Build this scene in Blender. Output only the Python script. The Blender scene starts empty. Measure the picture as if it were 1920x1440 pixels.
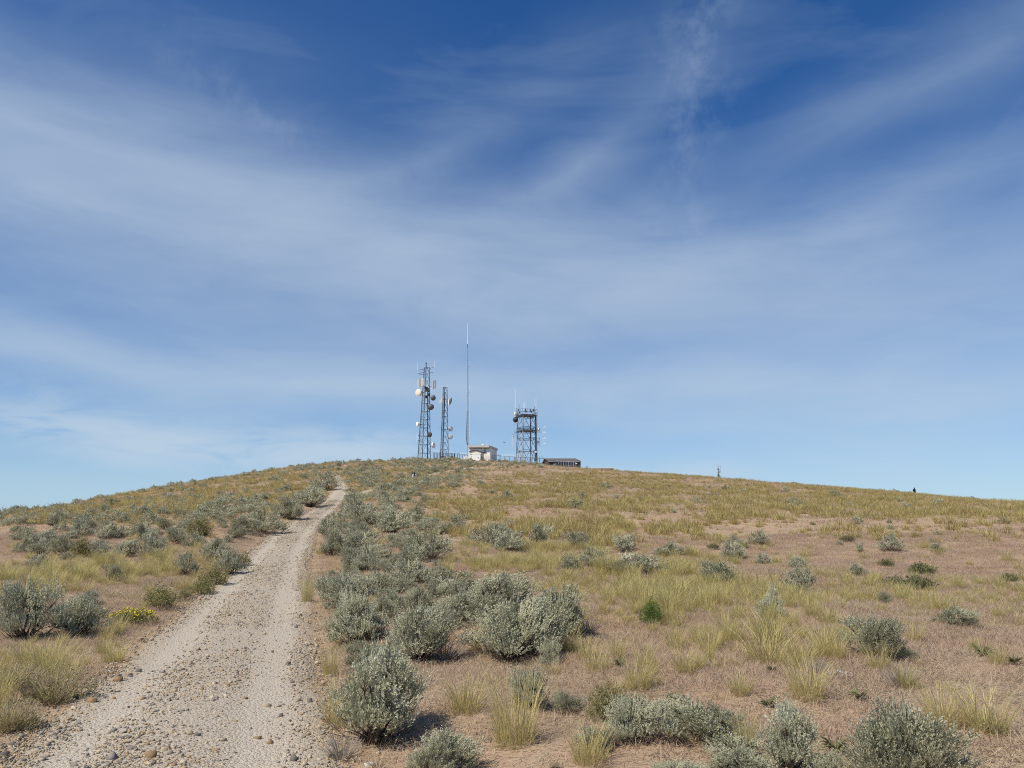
import bpy, math, random
import numpy as np
from mathutils import Vector

# ------------------------------------------------------------------ camera, sky, sun, exposure
SC = bpy.context.scene
COL = SC.collection
FPX = 1442.0                                   # focal length in pixels of the 1920 px wide photograph
PITCH = math.atan2(290.0, FPX)
EYE = 1.65
cam_data = bpy.data.cameras.new("camera")
cam_data.sensor_fit = 'HORIZONTAL'; cam_data.sensor_width = 36.0
cam_data.lens = 36.0 * FPX / 1920.0
cam_data.clip_start = 0.05; cam_data.clip_end = 20000
cam = bpy.data.objects.new("camera", cam_data); COL.objects.link(cam)
cam.location = (0, 0, EYE); cam.rotation_euler = (math.pi/2 + PITCH, 0, 0)
SC.camera = cam

SUN_AZ = math.atan2(-0.74, -0.67)              # from +Y towards +X
SUN_EL = math.radians(51)
sun_data = bpy.data.lights.new("sun", 'SUN')
sun_data.energy = 5.0; sun_data.angle = math.radians(0.53); sun_data.color = (1.0, 0.935, 0.83)
sun = bpy.data.objects.new("sun", sun_data); COL.objects.link(sun)
sdir = Vector((math.sin(SUN_AZ)*math.cos(SUN_EL), math.cos(SUN_AZ)*math.cos(SUN_EL), math.sin(SUN_EL)))
sun.rotation_euler = sdir.to_track_quat('Z', 'Y').to_euler()
sun.location = sdir*60

SC.view_settings.view_transform = 'Standard'
SC.view_settings.look = 'None'
SC.view_settings.exposure = 0.0
SC.view_settings.gamma = 1.0
SC.view_settings.use_curve_mapping = False
SC.cycles.use_denoising = False; SC.cycles.filter_width = 1.05
SC.cycles.max_bounces = 5; SC.cycles.diffuse_bounces = 3; SC.cycles.transmission_bounces = 3
SC.cycles.transparent_max_bounces = 6; SC.cycles.caustics_reflective = False; SC.cycles.caustics_refractive = False


def ray(px, py):
    """direction of a photo pixel, scaled so that its forward (Y) component is 1"""
    cp, sp = math.cos(PITCH), math.sin(PITCH)
    u, v = (px-960)/FPX, (720-py)/FPX
    x, y, z = u, cp - v*sp, sp + v*cp
    return x/y, z/y


class NT:
    """small helper for node trees"""
    def __init__(self, tree):
        self.t = tree; self.n = tree.nodes; self.l = tree.links

    def new(self, kind, **kw):
        n = self.n.new(kind)
        for k, v in kw.items():
            setattr(n, k, v)
        return n

    def put(self, sock, v):
        if isinstance(v, bpy.types.NodeSocket):
            self.l.new(v, sock)
        elif v is not None:
            if sock.type == 'RGBA' and len(v) == 3:
                v = (*v, 1)
            sock.default_value = v

    def math(self, op, a, b=None, c=None, clamp=False):
        n = self.new('ShaderNodeMath', operation=op); n.use_clamp = clamp
        self.put(n.inputs[0], a); self.put(n.inputs[1], b)
        if c is not None:
            self.put(n.inputs[2], c)
        return n.outputs[0]

    def mix(self, fac, a, b, blend='MIX'):
        n = self.new('ShaderNodeMix', data_type='RGBA', blend_type=blend)
        self.put(n.inputs[0], fac); self.put(n.inputs[6], a); self.put(n.inputs[7], b)
        return n.outputs[2]

    def noise(self, vec, scale, detail=3, rough=0.5, dist=0.0, color=False):
        n = self.new('ShaderNodeTexNoise')
        if vec is not None:
            self.l.new(vec, n.inputs['Vector'])
        n.inputs['Scale'].default_value = scale; n.inputs['Detail'].default_value = detail
        n.inputs['Roughness'].default_value = rough; n.inputs['Distortion'].default_value = dist
        return n.outputs['Color' if color else 'Fac']

    def ramp(self, fac, stops, interp='LINEAR'):
        n = self.new('ShaderNodeValToRGB'); cr = n.color_ramp; cr.interpolation = interp
        while len(cr.elements) < len(stops):
            cr.elements.new(0.5)
        for e, (p, c) in zip(cr.elements, stops):
            e.position = p; e.color = (*c, 1) if len(c) == 3 else c
        self.put(n.inputs[0], fac)
        return n.outputs[0]

    def maprange(self, v, a, b, c=0.0, d=1.0, smooth=False):
        n = self.new('ShaderNodeMapRange')
        if smooth:
            n.interpolation_type = 'SMOOTHSTEP'
        self.put(n.inputs[0], v)
        for i, q in enumerate((a, b, c, d)):
            n.inputs[i+1].default_value = q
        return n.outputs[0]

    def mapping(self, vec, scale=(1, 1, 1), rot=(0, 0, 0), loc=(0, 0, 0)):
        n = self.new('ShaderNodeMapping')
        self.l.new(vec, n.inputs['Vector'])
        n.inputs['Scale'].default_value = scale; n.inputs['Rotation'].default_value = rot
        n.inputs['Location'].default_value = loc
        return n.outputs[0]


def build_world():
    w = bpy.data.worlds.new("World"); SC.world = w; w.use_nodes = True
    w.cycles.sampling_method = 'MANUAL'; w.cycles.sample_map_resolution = 256
    t = NT(w.node_tree); t.n.clear()
    out = t.new('ShaderNodeOutputWorld'); bg = t.new('ShaderNodeBackground')
    sky = t.new('ShaderNodeTexSky', sky_type='NISHITA')
    sky.sun_disc = False; sky.sun_elevation = SUN_EL; sky.sun_rotation = SUN_AZ
    sky.altitude = 900; sky.air_density = 1.0; sky.dust_density = 0.0; sky.ozone_density = 3.0
    tc = t.new('ShaderNodeTexCoord'); d = tc.outputs['Generated']
    sep = t.new('ShaderNodeSeparateXYZ'); t.l.new(d, sep.inputs[0])
    az0 = t.math('ARCTAN2', sep.outputs[0], sep.outputs[1])
    el0 = t.math('ARCSINE', sep.outputs[2])
    wn = t.new('ShaderNodeSeparateXYZ')
    t.l.new(t.noise(t.mapping(d, (2.2, 2.2, 4.5)), 1.0, 3, 0.5, color=True), wn.inputs[0])
    az = t.math('ADD', az0, t.math('MULTIPLY', t.math('SUBTRACT', wn.outputs[0], 0.5), 0.34))
    el = t.math('ADD', el0, t.math('MULTIPLY', t.math('SUBTRACT', wn.outputs[1], 0.5), 0.12))
    # veils of high cirrus: (x, y, half length, half width, tilt in degrees, thickness)
    veils = [
        (60, 330, 470, 110, -8, .62), (480, 420, 620, 75, -7, .42), (1050, 520, 620, 95, -6, .50),
        (1600, 600, 520, 130, -2, .50), (150, 650, 420, 40, -8, .62), (620, 700, 460, 30, -4, .58),
        (1350, 740, 560, 34, -6, .62), (100, 795, 200, 22, -4, .25), (1230, 880, 90, 10, 0, .6),
        (1700, 790, 420, 60, 0, .42), (700, 320, 420, 42, 24, .20), (1080, 290, 260, 34, 30, .26),
        (1790, 95, 190, 44, 12, .30), (1530, 420, 460, 34, 14, .28), (1905, 330, 60, 22, 40, .30),
        (120, 150, 330, 90, 10, .20), (1250, 880, 700, 30, -2, .28), (250, 905, 420, 34, 0, .26),
    ]
    feather = [(1350, 40, 110, 42, 75, .15), (1290, 230, 150, 38, 86, .07), (1330, 440, 90, 42, 86, .08),
               (440, 190, 110, 40, -35, .10)]

    pos = t.new('ShaderNodeCombineXYZ'); t.l.new(az, pos.inputs[0]); t.l.new(el, pos.inputs[1])

    def blob(x, y, sx, sy, tilt, amp):
        tx, tz = ray(x, y)
        m = t.new('ShaderNodeMapping', vector_type='TEXTURE'); t.l.new(pos.outputs[0], m.inputs['Vector'])
        m.inputs['Location'].default_value = (math.atan2(tx, 1.0), math.atan2(tz, math.hypot(1.0, tx)), 0)
        m.inputs['Rotation'].default_value = (0, 0, math.radians(tilt)); m.inputs['Scale'].default_value = (3.0*sx/FPX, 3.0*sy/FPX, 1)
        g = t.new('ShaderNodeTexGradient', gradient_type='QUADRATIC_SPHERE'); t.l.new(m.outputs[0], g.inputs[0])
        return g.outputs[1], amp

    def total(lst):
        s = None
        for b in lst:
            v, amp = blob(*b)
            s = t.math('MULTIPLY', v, amp) if s is None else t.math('MULTIPLY_ADD', v, amp, s)
        return s
    # wisps: fine noise drawn out along the wind
    st1 = t.noise(t.mapping(d, (2.6, 2.6, 9), rot=(0, math.radians(20), 0)), 1.0, 5, 0.58, 0.5)
    st2 = t.noise(t.mapping(d, (6.0, 6.0, 24), rot=(0, math.radians(8), 0)), 1.0, 4, 0.6, 0.5)
    st = t.math('ADD', t.math('MULTIPLY', st1, 0.6), t.math('MULTIPLY', st2, 0.4))
    stm = t.maprange(st, 0.30, 0.68, 0.52, 1.20)
    fe = t.noise(t.mapping(d, (14, 14, 10), rot=(0, math.radians(20), 0)), 2.6, 4, 0.6, 0.15)
    fem = t.maprange(fe, 0.42, 0.72, 0.15, 1.4)
    pf = t.noise(t.mapping(d, (7, 7, 26), loc=(3.1, 0, .7)), 1.0, 5, 0.58, 0.6)
    puffs = t.math('MULTIPLY', total([(440, 822, 250, 30, -8, 1.0), (130, 800, 170, 24, -6, .5), (640, 838, 130, 20, 0, .7), (1230, 880, 120, 16, 0, .6)]), t.maprange(pf, .40, .62, 0.0, 1.5))
    allover = t.math('MULTIPLY', t.maprange(st1, 0.5, 0.8, 0, 1), 0.13)
    dens = t.math('ADD', t.math('MULTIPLY', total(veils), stm), t.math('MULTIPLY', total(feather), fem))
    dens = t.math('ADD', t.math('ADD', dens, puffs), allover)
    dens = t.math('SUBTRACT', 1.0, t.math('EXPONENT', t.math('MULTIPLY', dens, -1.55)), clamp=True)
    # clear air: nishita, a little more saturated as a phone renders it
    hsv = t.new('ShaderNodeHueSaturation'); hsv.inputs['Saturation'].default_value = SKY_SAT
    hsv.inputs['Value'].default_value = SKY_VAL
    t.l.new(sky.outputs[0], hsv.inputs['Color'])
    hsv.inputs['Hue'].default_value = 0.508
    haze = t.math('MULTIPLY', t.math('EXPONENT', t.math('MULTIPLY', t.math('ABSOLUTE', el0), -9.0)), 0.85)
    air = t.mix(haze, hsv.outputs[0], HORIZON)
    cloud = t.mix(t.maprange(el0, .02, .26), LOW_CLOUD, CLOUD)
    col = t.mix(dens, air, cloud)
    t.l.new(col, bg.inputs['Color']); bg.inputs['Strength'].default_value = SKY_STR
    t.l.new(bg.outputs[0], out.inputs['Surface'])


SKY_STR = 0.10; SKY_SAT = 1.30; SKY_VAL = 1.13
HORIZON = (2.9, 4.9, 7.2); CLOUD = (4.3, 5.45, 6.95); LOW_CLOUD = (5.3, 6.7, 8.0)
build_world()

# ------------------------------------------------------------------ the lie of the land
def tps_kernel(r2):
    return np.where(r2 > 1e-9, r2*np.log(np.maximum(r2, 1e-9)), 0.0)


def control_points():
    P = []

    def add(px, py, Y):
        tx, tz = ray(px, py)
        P.append((tx*Y, Y, EYE + tz*Y))
    # profile up the slope in front: (photo row, distance)
    prof = [(1440, 6.0), (1300, 8.6), (1200, 12.5), (1100, 20), (1050, 26.5), (1000, 36), (960, 50)]
    for py, Y in prof:
        for px in (-150, 300, 640, 960, 1300, 1650, 2050):
            if py == 960 and px < 100:
                continue
            add(px, py, Y*(1.12 if py == 1000 and px < 100 else 1.0))
    for py, Y in ((930, 66), (900, 93), (880, 120)):
        for px in (640, 860, 1060):
            add(px, py, Y)
    for px in (1300, 1560):
        add(px, 930, 72 if px == 1300 else 80)
    add(430, 930, 74); add(520, 900, 98)
    # crest line
    crest = [(-250, 1001, 66), (0, 972, 80), (200, 933, 98), (400, 899, 116), (600, 872, 134), (800, 863, 147),
             (1000, 873.5, 150), (1070, 883, 149), (1150, 889, 148), (1345, 903, 142), (1500, 912, 136), (1715, 930, 126),
             (1900, 947, 116), (2150, 971, 104)]
    for px, py, Y in crest:
        add(px, py, Y)
        tx, tz = ray(px, py)
        P.append((tx*Y*1.14, Y*1.14, EYE + tz*Y*1.03))
        P.append((tx*Y*1.5, Y*1.5, EYE + tz*Y*0.9 - 3))
        P.append((tx*Y*2.2, Y*2.2, EYE + tz*Y*0.2 - 16))
    for x in (-30, -8, 0, 8, 30):
        P.append((x, 0.5, 0.02)); P.append((x, -14, -0.7)); P.append((x*3, -60, -6.0))
    return np.array(P)


CP = control_points()


def fit_tps(P):
    n = len(P); S = 50.0
    xy = P[:, :2]/S
    d2 = ((xy[:, None]-xy[None])**2).sum(-1)
    K = tps_kernel(d2) + np.eye(n)*2e-4
    A = np.zeros((n+3, n+3)); A[:n, :n] = K
    A[:n, n] = 1; A[:n, n+1:] = xy; A[n, :n] = 1; A[n+1:, :n] = xy.T
    b = np.zeros(n+3); b[:n] = P[:, 2]
    return np.linalg.solve(A, b), xy, S


TW, TXY, TS = fit_tps(CP)


def hill(x, y):
    """smooth hill, heights in metres"""
    x = np.asarray(x, float); y = np.asarray(y, float)
    sh = x.shape; X = x.ravel()/TS; Y = y.ravel()/TS
    out = np.empty(X.shape)
    for i in range(0, len(X), 20000):
        a, b = X[i:i+20000], Y[i:i+20000]
        d2 = (a[:, None]-TXY[None, :, 0])**2 + (b[:, None]-TXY[None, :, 1])**2
        out[i:i+20000] = tps_kernel(d2) @ TW[:-3] + TW[-3] + TW[-2]*a + TW[-1]*b
    r = np.hypot(x, y-60).ravel()
    s = np.clip((r-190)/170, 0, 1); s = s*s*(3-2*s)
    return (out*(1-s) + (-30)*s).reshape(sh)


def march(f, px, py, y0=3.0, y1=230.0):
    """where the sight line through a photo pixel meets the ground"""
    tx, tz = ray(px, py)
    Y = np.concatenate([np.arange(y0, 30, .1), np.arange(30, y1, .25)])
    g = f(tx*Y, Y) - (EYE + tz*Y)
    k = np.argmax(g > 0)
    if not g[k] > 0:
        k = int(np.argmax(g))
        return np.array([tx*Y[k], Y[k], float(f(np.array([tx*Y[k]]), np.array([Y[k]]))[0])])
    if k == 0:
        return np.array([tx*Y[0], Y[0], float(f(np.array([tx*Y[0]]), np.array([Y[0]]))[0])])
    a = g[k-1]/(g[k-1]-g[k]); yy = Y[k-1] + a*(Y[k]-Y[k-1])
    return np.array([tx*yy, yy, EYE + tz*yy])


# gravel road: photo row, left edge, right edge
ROAD_ROWS = [(1440, -30, 628), (1380, 60, 612), (1300, 150, 596), (1200, 268, 592), (1150, 330, 588), (1100, 388, 580),
             (1050, 446, 580), (1020, 482, 590), (1000, 504, 594), (980, 538, 606), (960, 572, 626), (945, 596, 640),
             (930, 614, 652), (918, 625, 651), (906, 631, 646), (896, 629, 640), (889, 626, 634)]


def smooth_line(P, n):
    P = np.asarray(P, float)
    s = np.concatenate([[0], np.cumsum(np.linalg.norm(np.diff(P[:, :2], axis=0), axis=1))])
    t = np.linspace(0, 1, n)**1.6*s[-1]
    out = np.stack([np.interp(t, s, P[:, k]) for k in range(P.shape[1])], 1)
    for _ in range(3):
        q = out.copy(); out[1:-1] = (q[:-2]+2*q[1:-1]+q[2:])/4
    return out


def road_line():
    rows = []
    for py, xl, xr in ROAD_ROWS:
        c = march(hill, (xl+xr)/2, py)
        hw = (xr-xl)/2/FPX*c[1]*1.02
        rows.append((c[0], c[1], hw))
    d = np.array(rows[0][:2]) - np.array(rows[3][:2]); d /= np.linalg.norm(d)
    pre = [(rows[0][0]+d[0]*k, rows[0][1]+d[1]*k, 1.5) for k in (24, 16, 8, 3)]
    return smooth_line(pre+rows, 520)


ROAD = road_line()
TRAIL_PX = [(642, 934), (672, 926), (700, 918), (728, 910), (756, 903), (784, 896), (815, 888), (850, 882), (885, 876)]
TRAIL = smooth_line([(*march(hill, a, b)[:2], 0.7) for a, b in TRAIL_PX], 120)


def line_dist(L, x, y):
    """distance to a line relative to its half width, and in metres"""
    x = np.asarray(x, float); y = np.asarray(y, float); sh = x.shape
    x = x.ravel(); y = y.ravel(); d = np.empty(len(x)); rel = np.empty(len(x)); sg = np.empty(len(x))
    Q = L[::2]
    for i in range(0, len(x), 20000):
        e = (x[i:i+20000, None]-Q[None, :, 0])**2 + (y[i:i+20000, None]-Q[None, :, 1])**2
        k = e.argmin(1); d[i:i+20000] = np.sqrt(e[np.arange(len(k)), k]); rel[i:i+20000] = d[i:i+20000]/Q[k, 2]
        sg[i:i+20000] = np.sign(x[i:i+20000]-Q[k, 0])
    return d.reshape(sh), rel.reshape(sh), sg.reshape(sh)


def sinh_axis(lo, hi, n, c, a):
    s0, s1 = math.asinh((lo-c)/a), math.asinh((hi-c)/a)
    return c + a*np.sinh(np.linspace(s0, s1, n))


GX = sinh_axis(-1500, 1500, 460, 0, 14.0)
GY = sinh_axis(-1500, 1600, 520, 14, 16.0)


def bumps(x, y):
    z = 0
    for k, (fx, fy, ph, am) in enumerate([(.31, .52, .3, .05), (.9, -.37, 1.7, .035), (1.7, 1.3, 4.0, .022), (-.21, .83, 2.2, .05),
                                          (.13, .09, .9, .10), (2.6, -2.1, .2, .014), (-3.3, 2.9, 5.0, .012), (.07, .21, 3.3, .08)]):
        z = z + am*np.sin(fx*x+fy*y+ph+0.8*np.sin(.41*fy*x-.53*fx*y+k))
    return z


def build_height():
    X, Y = np.meshgrid(GX, GY)
    Z = hill(X, Y)
    near = (np.abs(X) < 120) & (Y < 160) & (Y > -30)
    dist = np.full(X.shape, 50.0); rel = np.full(X.shape, 50.0); sg = np.ones(X.shape)
    dist[near], rel[near], sg[near] = line_dist(ROAD, X[near], Y[near])
    td = np.full(X.shape, 50.0); td[near] = line_dist(TRAIL, X[near], Y[near])[0]
    fade = np.clip(1-(np.hypot(X, Y)-150)/100, 0, 1)
    off = np.clip((rel-1)/1.2, 0, 1); off = off*off*(3-2*off)
    Z = Z + bumps(X, Y)*fade*off*np.clip(td/2, .2, 1)
    Z = Z - 0.09*(1-off)
    Z = Z + 0.22*np.exp(-((dist-2.6)/1.1)**2)*(sg < 0)*np.clip((Y-22)/20, 0, 1)*np.clip((75-Y)/15, 0, 1)
    return Z, rel, td


HZ, GREL, GTD = build_height()


def height(x, y):
    x = np.asarray(x, float); y = np.asarray(y, float)
    i = np.clip(np.searchsorted(GX, x)-1, 0, len(GX)-2); j = np.clip(np.searchsorted(GY, y)-1, 0, len(GY)-2)
    u = (x-GX[i])/(GX[i+1]-GX[i]); v = (y-GY[j])/(GY[j+1]-GY[j])
    return (HZ[j, i]*(1-u)+HZ[j, i+1]*u)*(1-v) + (HZ[j+1, i]*(1-u)+HZ[j+1, i+1]*u)*v


def at(px, py):
    return march(height, px, py)


def to_px(x, y, z):
    cp, sp = math.cos(PITCH), math.sin(PITCH)
    dz = z-EYE
    f = y*cp + dz*sp; u = -y*sp + dz*cp
    return 960 + FPX*x/f, 720 - FPX*u/f

# ------------------------------------------------------------------ materials
MAT = {}


def material(name, rough=0.9, spec=0.2):
    m = bpy.data.materials.new(name); m.use_nodes = True
    t = NT(m.node_tree); b = t.n['Principled BSDF']
    b.inputs['Roughness'].default_value = rough; b.inputs['Specular IOR Level'].default_value = spec
    MAT[name] = m
    return m, t, b


def plain(name, col, rough=0.7, spec=0.3, metal=0.0, var=0.12, scale=3.0):
    """paint or metal with a little wear"""
    m, t, b = material(name, rough, spec)
    tc = t.new('ShaderNodeTexCoord')
    n = t.noise(tc.outputs['Object'], scale, 5, 0.6)
    c = t.mix(t.maprange(n, 0.3, 0.7), tuple(v*(1-var) for v in col), tuple(min(1, v*(1+var)) for v in col))
    t.l.new(c, b.inputs['Base Color']); b.inputs['Metallic'].default_value = metal
    return m


def leaf_material(name, a, b_, c, trans=0.25, rough=0.65):
    """foliage: colour a..b by leaf, shifted towards c by plant; thin and slightly translucent"""
    m, t, b = material(name, rough, 0.15)
    at_ = t.new('ShaderNodeAttribute'); at_.attribute_name = 'tint'
    oi = t.new('ShaderNodeObjectInfo')
    col = t.mix(at_.outputs['Fac'], a, b_)
    col = t.mix(t.math('MULTIPLY', oi.outputs['Random'], 0.75), col, c)
    t.l.new(col, b.inputs['Base Color'])
    tr = t.new('ShaderNodeBsdfTranslucent'); t.l.new(col, tr.inputs['Color'])
    mx = t.new('ShaderNodeMixShader'); mx.inputs[0].default_value = trans
    t.l.new(b.outputs[0], mx.inputs[1]); t.l.new(tr.outputs[0], mx.inputs[2])
    t.l.new(mx.outputs[0], t.n['Material Output'].inputs[0])
    return m


def make_materials():
    leaf_material('sage_leaf', (.235, .232, .135), (.650, .640, .465), (.430, .415, .270), .23)
    leaf_material('green_leaf', (.130, .140, .060), (.300, .300, .140), (.22, .215, .11), .35)
    leaf_material('bright_leaf', (.090, .150, .030), (.210, .290, .080), (.15, .21, .06), .35)
    leaf_material('olive_leaf', (.200, .190, .070), (.390, .360, .160), (.30, .26, .13), .35)
    leaf_material('bunch_blade', (.385, .340, .115), (.760, .665, .315), (.590, .485, .225), .42)
    leaf_material('bunch_far', (.340, .285, .090), (.770, .650, .290), (.420, .320, .140), .35)
    leaf_material('cheat_blade', (.400, .280, .185), (.690, .550, .400), (.540, .410, .295), .45)
    leaf_material('straw', (.42, .33, .20), (.68, .58, .40), (.55, .45, .30), .2)
    leaf_material('yellow_petal', (.62, .50, .03), (.80, .68, .08), (.7, .6, .05), .2)
    leaf_material('tan_flower', (.34, .27, .13), (.55, .48, .30), (.42, .36, .20), .2)
    leaf_material('white_petal', (.60, .58, .52), (.80, .78, .72), (.7, .7, .65), .2)
    plain('bark', (.125, .098, .075), .9, .1, 0, .4, 30)
    plain('dead_wood', (.40, .34, .27), .9, .1, 0, .3, 20)
    # soil with dry litter
    m, t, b = material('soil', .95, .1)
    g = t.new('ShaderNodeNewGeometry').outputs['Position']
    at_ = t.new('ShaderNodeAttribute'); at_.attribute_name = 'road_rel'
    big = t.noise(g, .35, 4, .6); mid = t.noise(g, 2.4, 5, .65); fine = t.noise(g, 26, 6, .7); grit = t.noise(g, 110, 3, .7)
    col = t.mix(t.maprange(big, .35, .65), (.365, .245, .160), (.345, .265, .170))
    col = t.mix(t.math('MULTIPLY', t.maprange(mid, .45, .7), .6), col, (.43, .30, .20))
    col = t.mix(t.math('MULTIPLY', t.maprange(fine, .50, .72), .55), col, (.58, .45, .30))
    col = t.mix(t.math('MULTIPLY', t.maprange(fine, .46, .28), .6), col, (.19, .125, .080))
    col = t.mix(t.math('MULTIPLY', t.maprange(grit, .56, .75), .35), col, (.55, .46, .34))
    edge = t.math('MULTIPLY', t.maprange(t.math('ADD', at_.outputs['Fac'], t.math('MULTIPLY', mid, .6)), 1.25, 1.75, 1, 0, True), .8)
    col = t.mix(edge, col, (.42, .305, .19))
    t.l.new(col, b.inputs['Base Color'])
    bp = t.new('ShaderNodeBump'); bp.inputs['Strength'].default_value = .7; bp.inputs['Distance'].default_value = .03
    t.l.new(t.math('ADD', t.math('MULTIPLY', fine, .7), t.math('MULTIPLY', mid, 1.0)), bp.inputs['Height'])
    t.l.new(bp.outputs[0], b.inputs['Normal'])
    # crushed gravel packed into dust
    m, t, b = material('gravel', .95, .12)
    g = t.new('ShaderNodeNewGeometry').outputs['Position']
    at_ = t.new('ShaderNodeAttribute'); at_.attribute_name = 'across'
    v1 = t.new('ShaderNodeTexVoronoi'); v1.inputs['Scale'].default_value = 34; t.l.new(g, v1.inputs['Vector'])
    v2 = t.new('ShaderNodeTexVoronoi'); v2.inputs['Scale'].default_value = 80; t.l.new(g, v2.inputs['Vector'])
    mid = t.noise(g, 1.6, 5, .6); fine = t.noise(g, 60, 4, .7)
    hue = t.new('ShaderNodeSeparateColor'); t.l.new(v1.outputs['Color'], hue.inputs[0])
    stone = t.ramp(hue.outputs[0], [(0, (.20, .18, .155)), (.3, (.38, .32, .235)), (.55, (.28, .24, .185)), (.75, (.46, .38, .27)), (.92, (.36, .24, .12)), (1, (.15, .14, .13))])
    dust = t.mix(t.maprange(fine, .35, .65), (.405, .345, .260), (.51, .445, .345))
    dust = t.mix(t.maprange(at_.outputs['Fac'], .72, 1.0, 0, .8), dust, (.40, .29, .175))
    track = t.maprange(t.math('ABSOLUTE', t.math('SUBTRACT', at_.outputs['Fac'], .5)), .08, .24, 1, 0, True)
    dust = t.mix(t.math('MULTIPLY', track, .38), dust, (.56, .495, .39))
    cover = t.math('ADD', t.maprange(mid, .35, .62), t.math('MULTIPLY', at_.outputs['Fac'], .5))
    col = t.mix(t.math('MULTIPLY', t.maprange(v1.outputs['Distance'], .28, .52, 1, 0), t.math('MULTIPLY', t.maprange(cover, .1, 1.0, .8, .4), t.math('SUBTRACT', 1.0, t.math('MULTIPLY', track, .6)))), dust, stone)
    t.l.new(col, b.inputs['Base Color'])
    h = t.math('ADD', t.math('MULTIPLY', v1.outputs['Distance'], -1.0), t.math('MULTIPLY', v2.outputs['Distance'], -.5))
    bp = t.new('ShaderNodeBump'); bp.inputs['Strength'].default_value = .8; bp.inputs['Distance'].default_value = .02
    t.l.new(h, bp.inputs['Height']); t.l.new(bp.outputs[0], b.inputs['Normal'])
    # loose stones
    m, t, b = material('stone', .9, .15)
    oi = t.new('ShaderNodeObjectInfo'); tc = t.new('ShaderNodeTexCoord')
    c = t.ramp(oi.outputs['Random'], [(0, (.36, .30, .215)), (.2, (.46, .38, .265)), (.36, (.25, .22, .18)), (.52, (.50, .41, .28)), (.64, (.40, .28, .15)),
                                      (.80, (.22, .20, .175)), (.92, (.32, .21, .11)), (.97, (.15, .14, .13))], 'CONSTANT')
    n = t.noise(tc.outputs['Object'], 2.5, 5, .65)
    t.l.new(t.mix(t.math('MULTIPLY', t.maprange(n, .4, .75), .3), c, (.52, .43, .31)), b.inputs['Base Color'])
    for nm, ca, cb in (('rust_rock', (.25, .155, .08), (.38, .26, .145)), ('dark_rock', (.12, .105, .088), (.25, .215, .175)),
                       ('pale_rock', (.50, .45, .37), (.70, .66, .58)), ('tan_rock', (.34, .27, .17), (.50, .42, .29))):
        m, t, b = material(nm, .9, .15)
        tc = t.new('ShaderNodeTexCoord')
        n = t.noise(tc.outputs['Object'], 14, 6, .65)
        t.l.new(t.mix(t.maprange(n, .35, .65), ca, cb), b.inputs['Base Color'])
        bp = t.new('ShaderNodeBump'); bp.inputs['Strength'].default_value = .5; bp.inputs['Distance'].default_value = .01
        t.l.new(t.noise(tc.outputs['Object'], 40, 4, .7), bp.inputs['Height']); t.l.new(bp.outputs[0], b.inputs['Normal'])
    plain('steel', (.105, .125, .150), .55, .4, .3, .25, 4)
    plain('galvanised', (.34, .36, .38), .5, .4, .3, .2, 4)
    plain('white_plastic', (.80, .80, .78), .5, .4, 0, .06, 2)
    plain('cream_radome', (.76, .66, .50), .6, .3, 0, .08, 2)
    plain('grey_radome', (.115, .120, .130), .5, .4, 0, .12, 2)
    plain('black_radome', (.035, .035, .038), .5, .4, 0, .2, 2)
    plain('cream_wall', (.86, .81, .68), .85, .2, 0, .07, 1.5)
    plain('white_wall', (.90, .875, .80), .85, .2, 0, .06, 1.5)
    plain('roof_metal', (.60, .56, .48), .6, .3, .1, .12, 1.5)
    plain('dark_trim', (.07, .06, .055), .7, .3, 0, .2, 3)
    plain('window_glass', (.06, .07, .075), .15, .5, 0, .2, 2)
    plain('brown_siding', (.100, .080, .070), .85, .2, 0, .2, 4)
    plain('brown_roof', (.135, .115, .105), .8, .2, 0, .2, 4)
    plain('tan_roof', (.45, .36, .25), .8, .2, 0, .12, 2)
    plain('grey_box', (.45, .46, .46), .6, .3, 0, .1, 3)
    plain('black_cloth', (.016, .016, .020), .9, .1, 0, .3, 8)
    plain('white_cloth', (.82, .82, .82), .9, .1, 0, .05, 8)
    plain('dark_hair', (.018, .014, .012), .6, .3, 0, .3, 20)
    plain('skin', (.48, .30, .21), .6, .3, 0, .08, 8)
    plain('feather', (.03, .03, .035), .8, .2, 0, .3, 20)


make_materials()


# ------------------------------------------------------------------ mesh helpers
def mesh_np(name, V, F, mat, tint=None, attrs=None, smooth=False):
    """V (n,3), F (m,k) faces of k corners each"""
    me = bpy.data.meshes.new(name)
    V = np.ascontiguousarray(V, np.float32); F = np.ascontiguousarray(F, np.int32); m, k = F.shape
    me.vertices.add(len(V)); me.vertices.foreach_set('co', V.ravel())
    me.loops.add(m*k); me.loops.foreach_set('vertex_index', F.ravel())
    me.polygons.add(m); me.polygons.foreach_set('loop_start', np.arange(0, m*k, k, dtype=np.int32))
    try:
        me.polygons.foreach_set('loop_total', np.full(m, k, np.int32))
    except Exception:
        pass
    if tint is not None:
        a = me.attributes.new('tint', 'FLOAT', 'POINT'); a.data.foreach_set('value', np.ascontiguousarray(tint, np.float32))
    for nm, v in (attrs or {}).items():
        a = me.attributes.new(nm, 'FLOAT', 'POINT'); a.data.foreach_set('value', np.ascontiguousarray(v, np.float32))
    me.update(calc_edges=True)
    if smooth:
        me.polygons.foreach_set('use_smooth', np.ones(m, bool))
    if mat:
        me.materials.append(MAT[mat])
    return me


def link(name, me, parent=None, loc=(0, 0, 0), rot=(0, 0, 0), scale=(1, 1, 1)):
    o = bpy.data.objects.new(name, me); COL.objects.link(o)
    o.location = loc; o.rotation_euler = rot; o.scale = scale
    if parent:
        o.parent = parent
    return o


def tag(o, label=None, cat=None, group=None, kind=None):
    if label:
        o['label'] = label
    if cat:
        o['category'] = cat
    if group:
        o['group'] = group
    if kind:
        o['kind'] = kind
    return o


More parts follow.
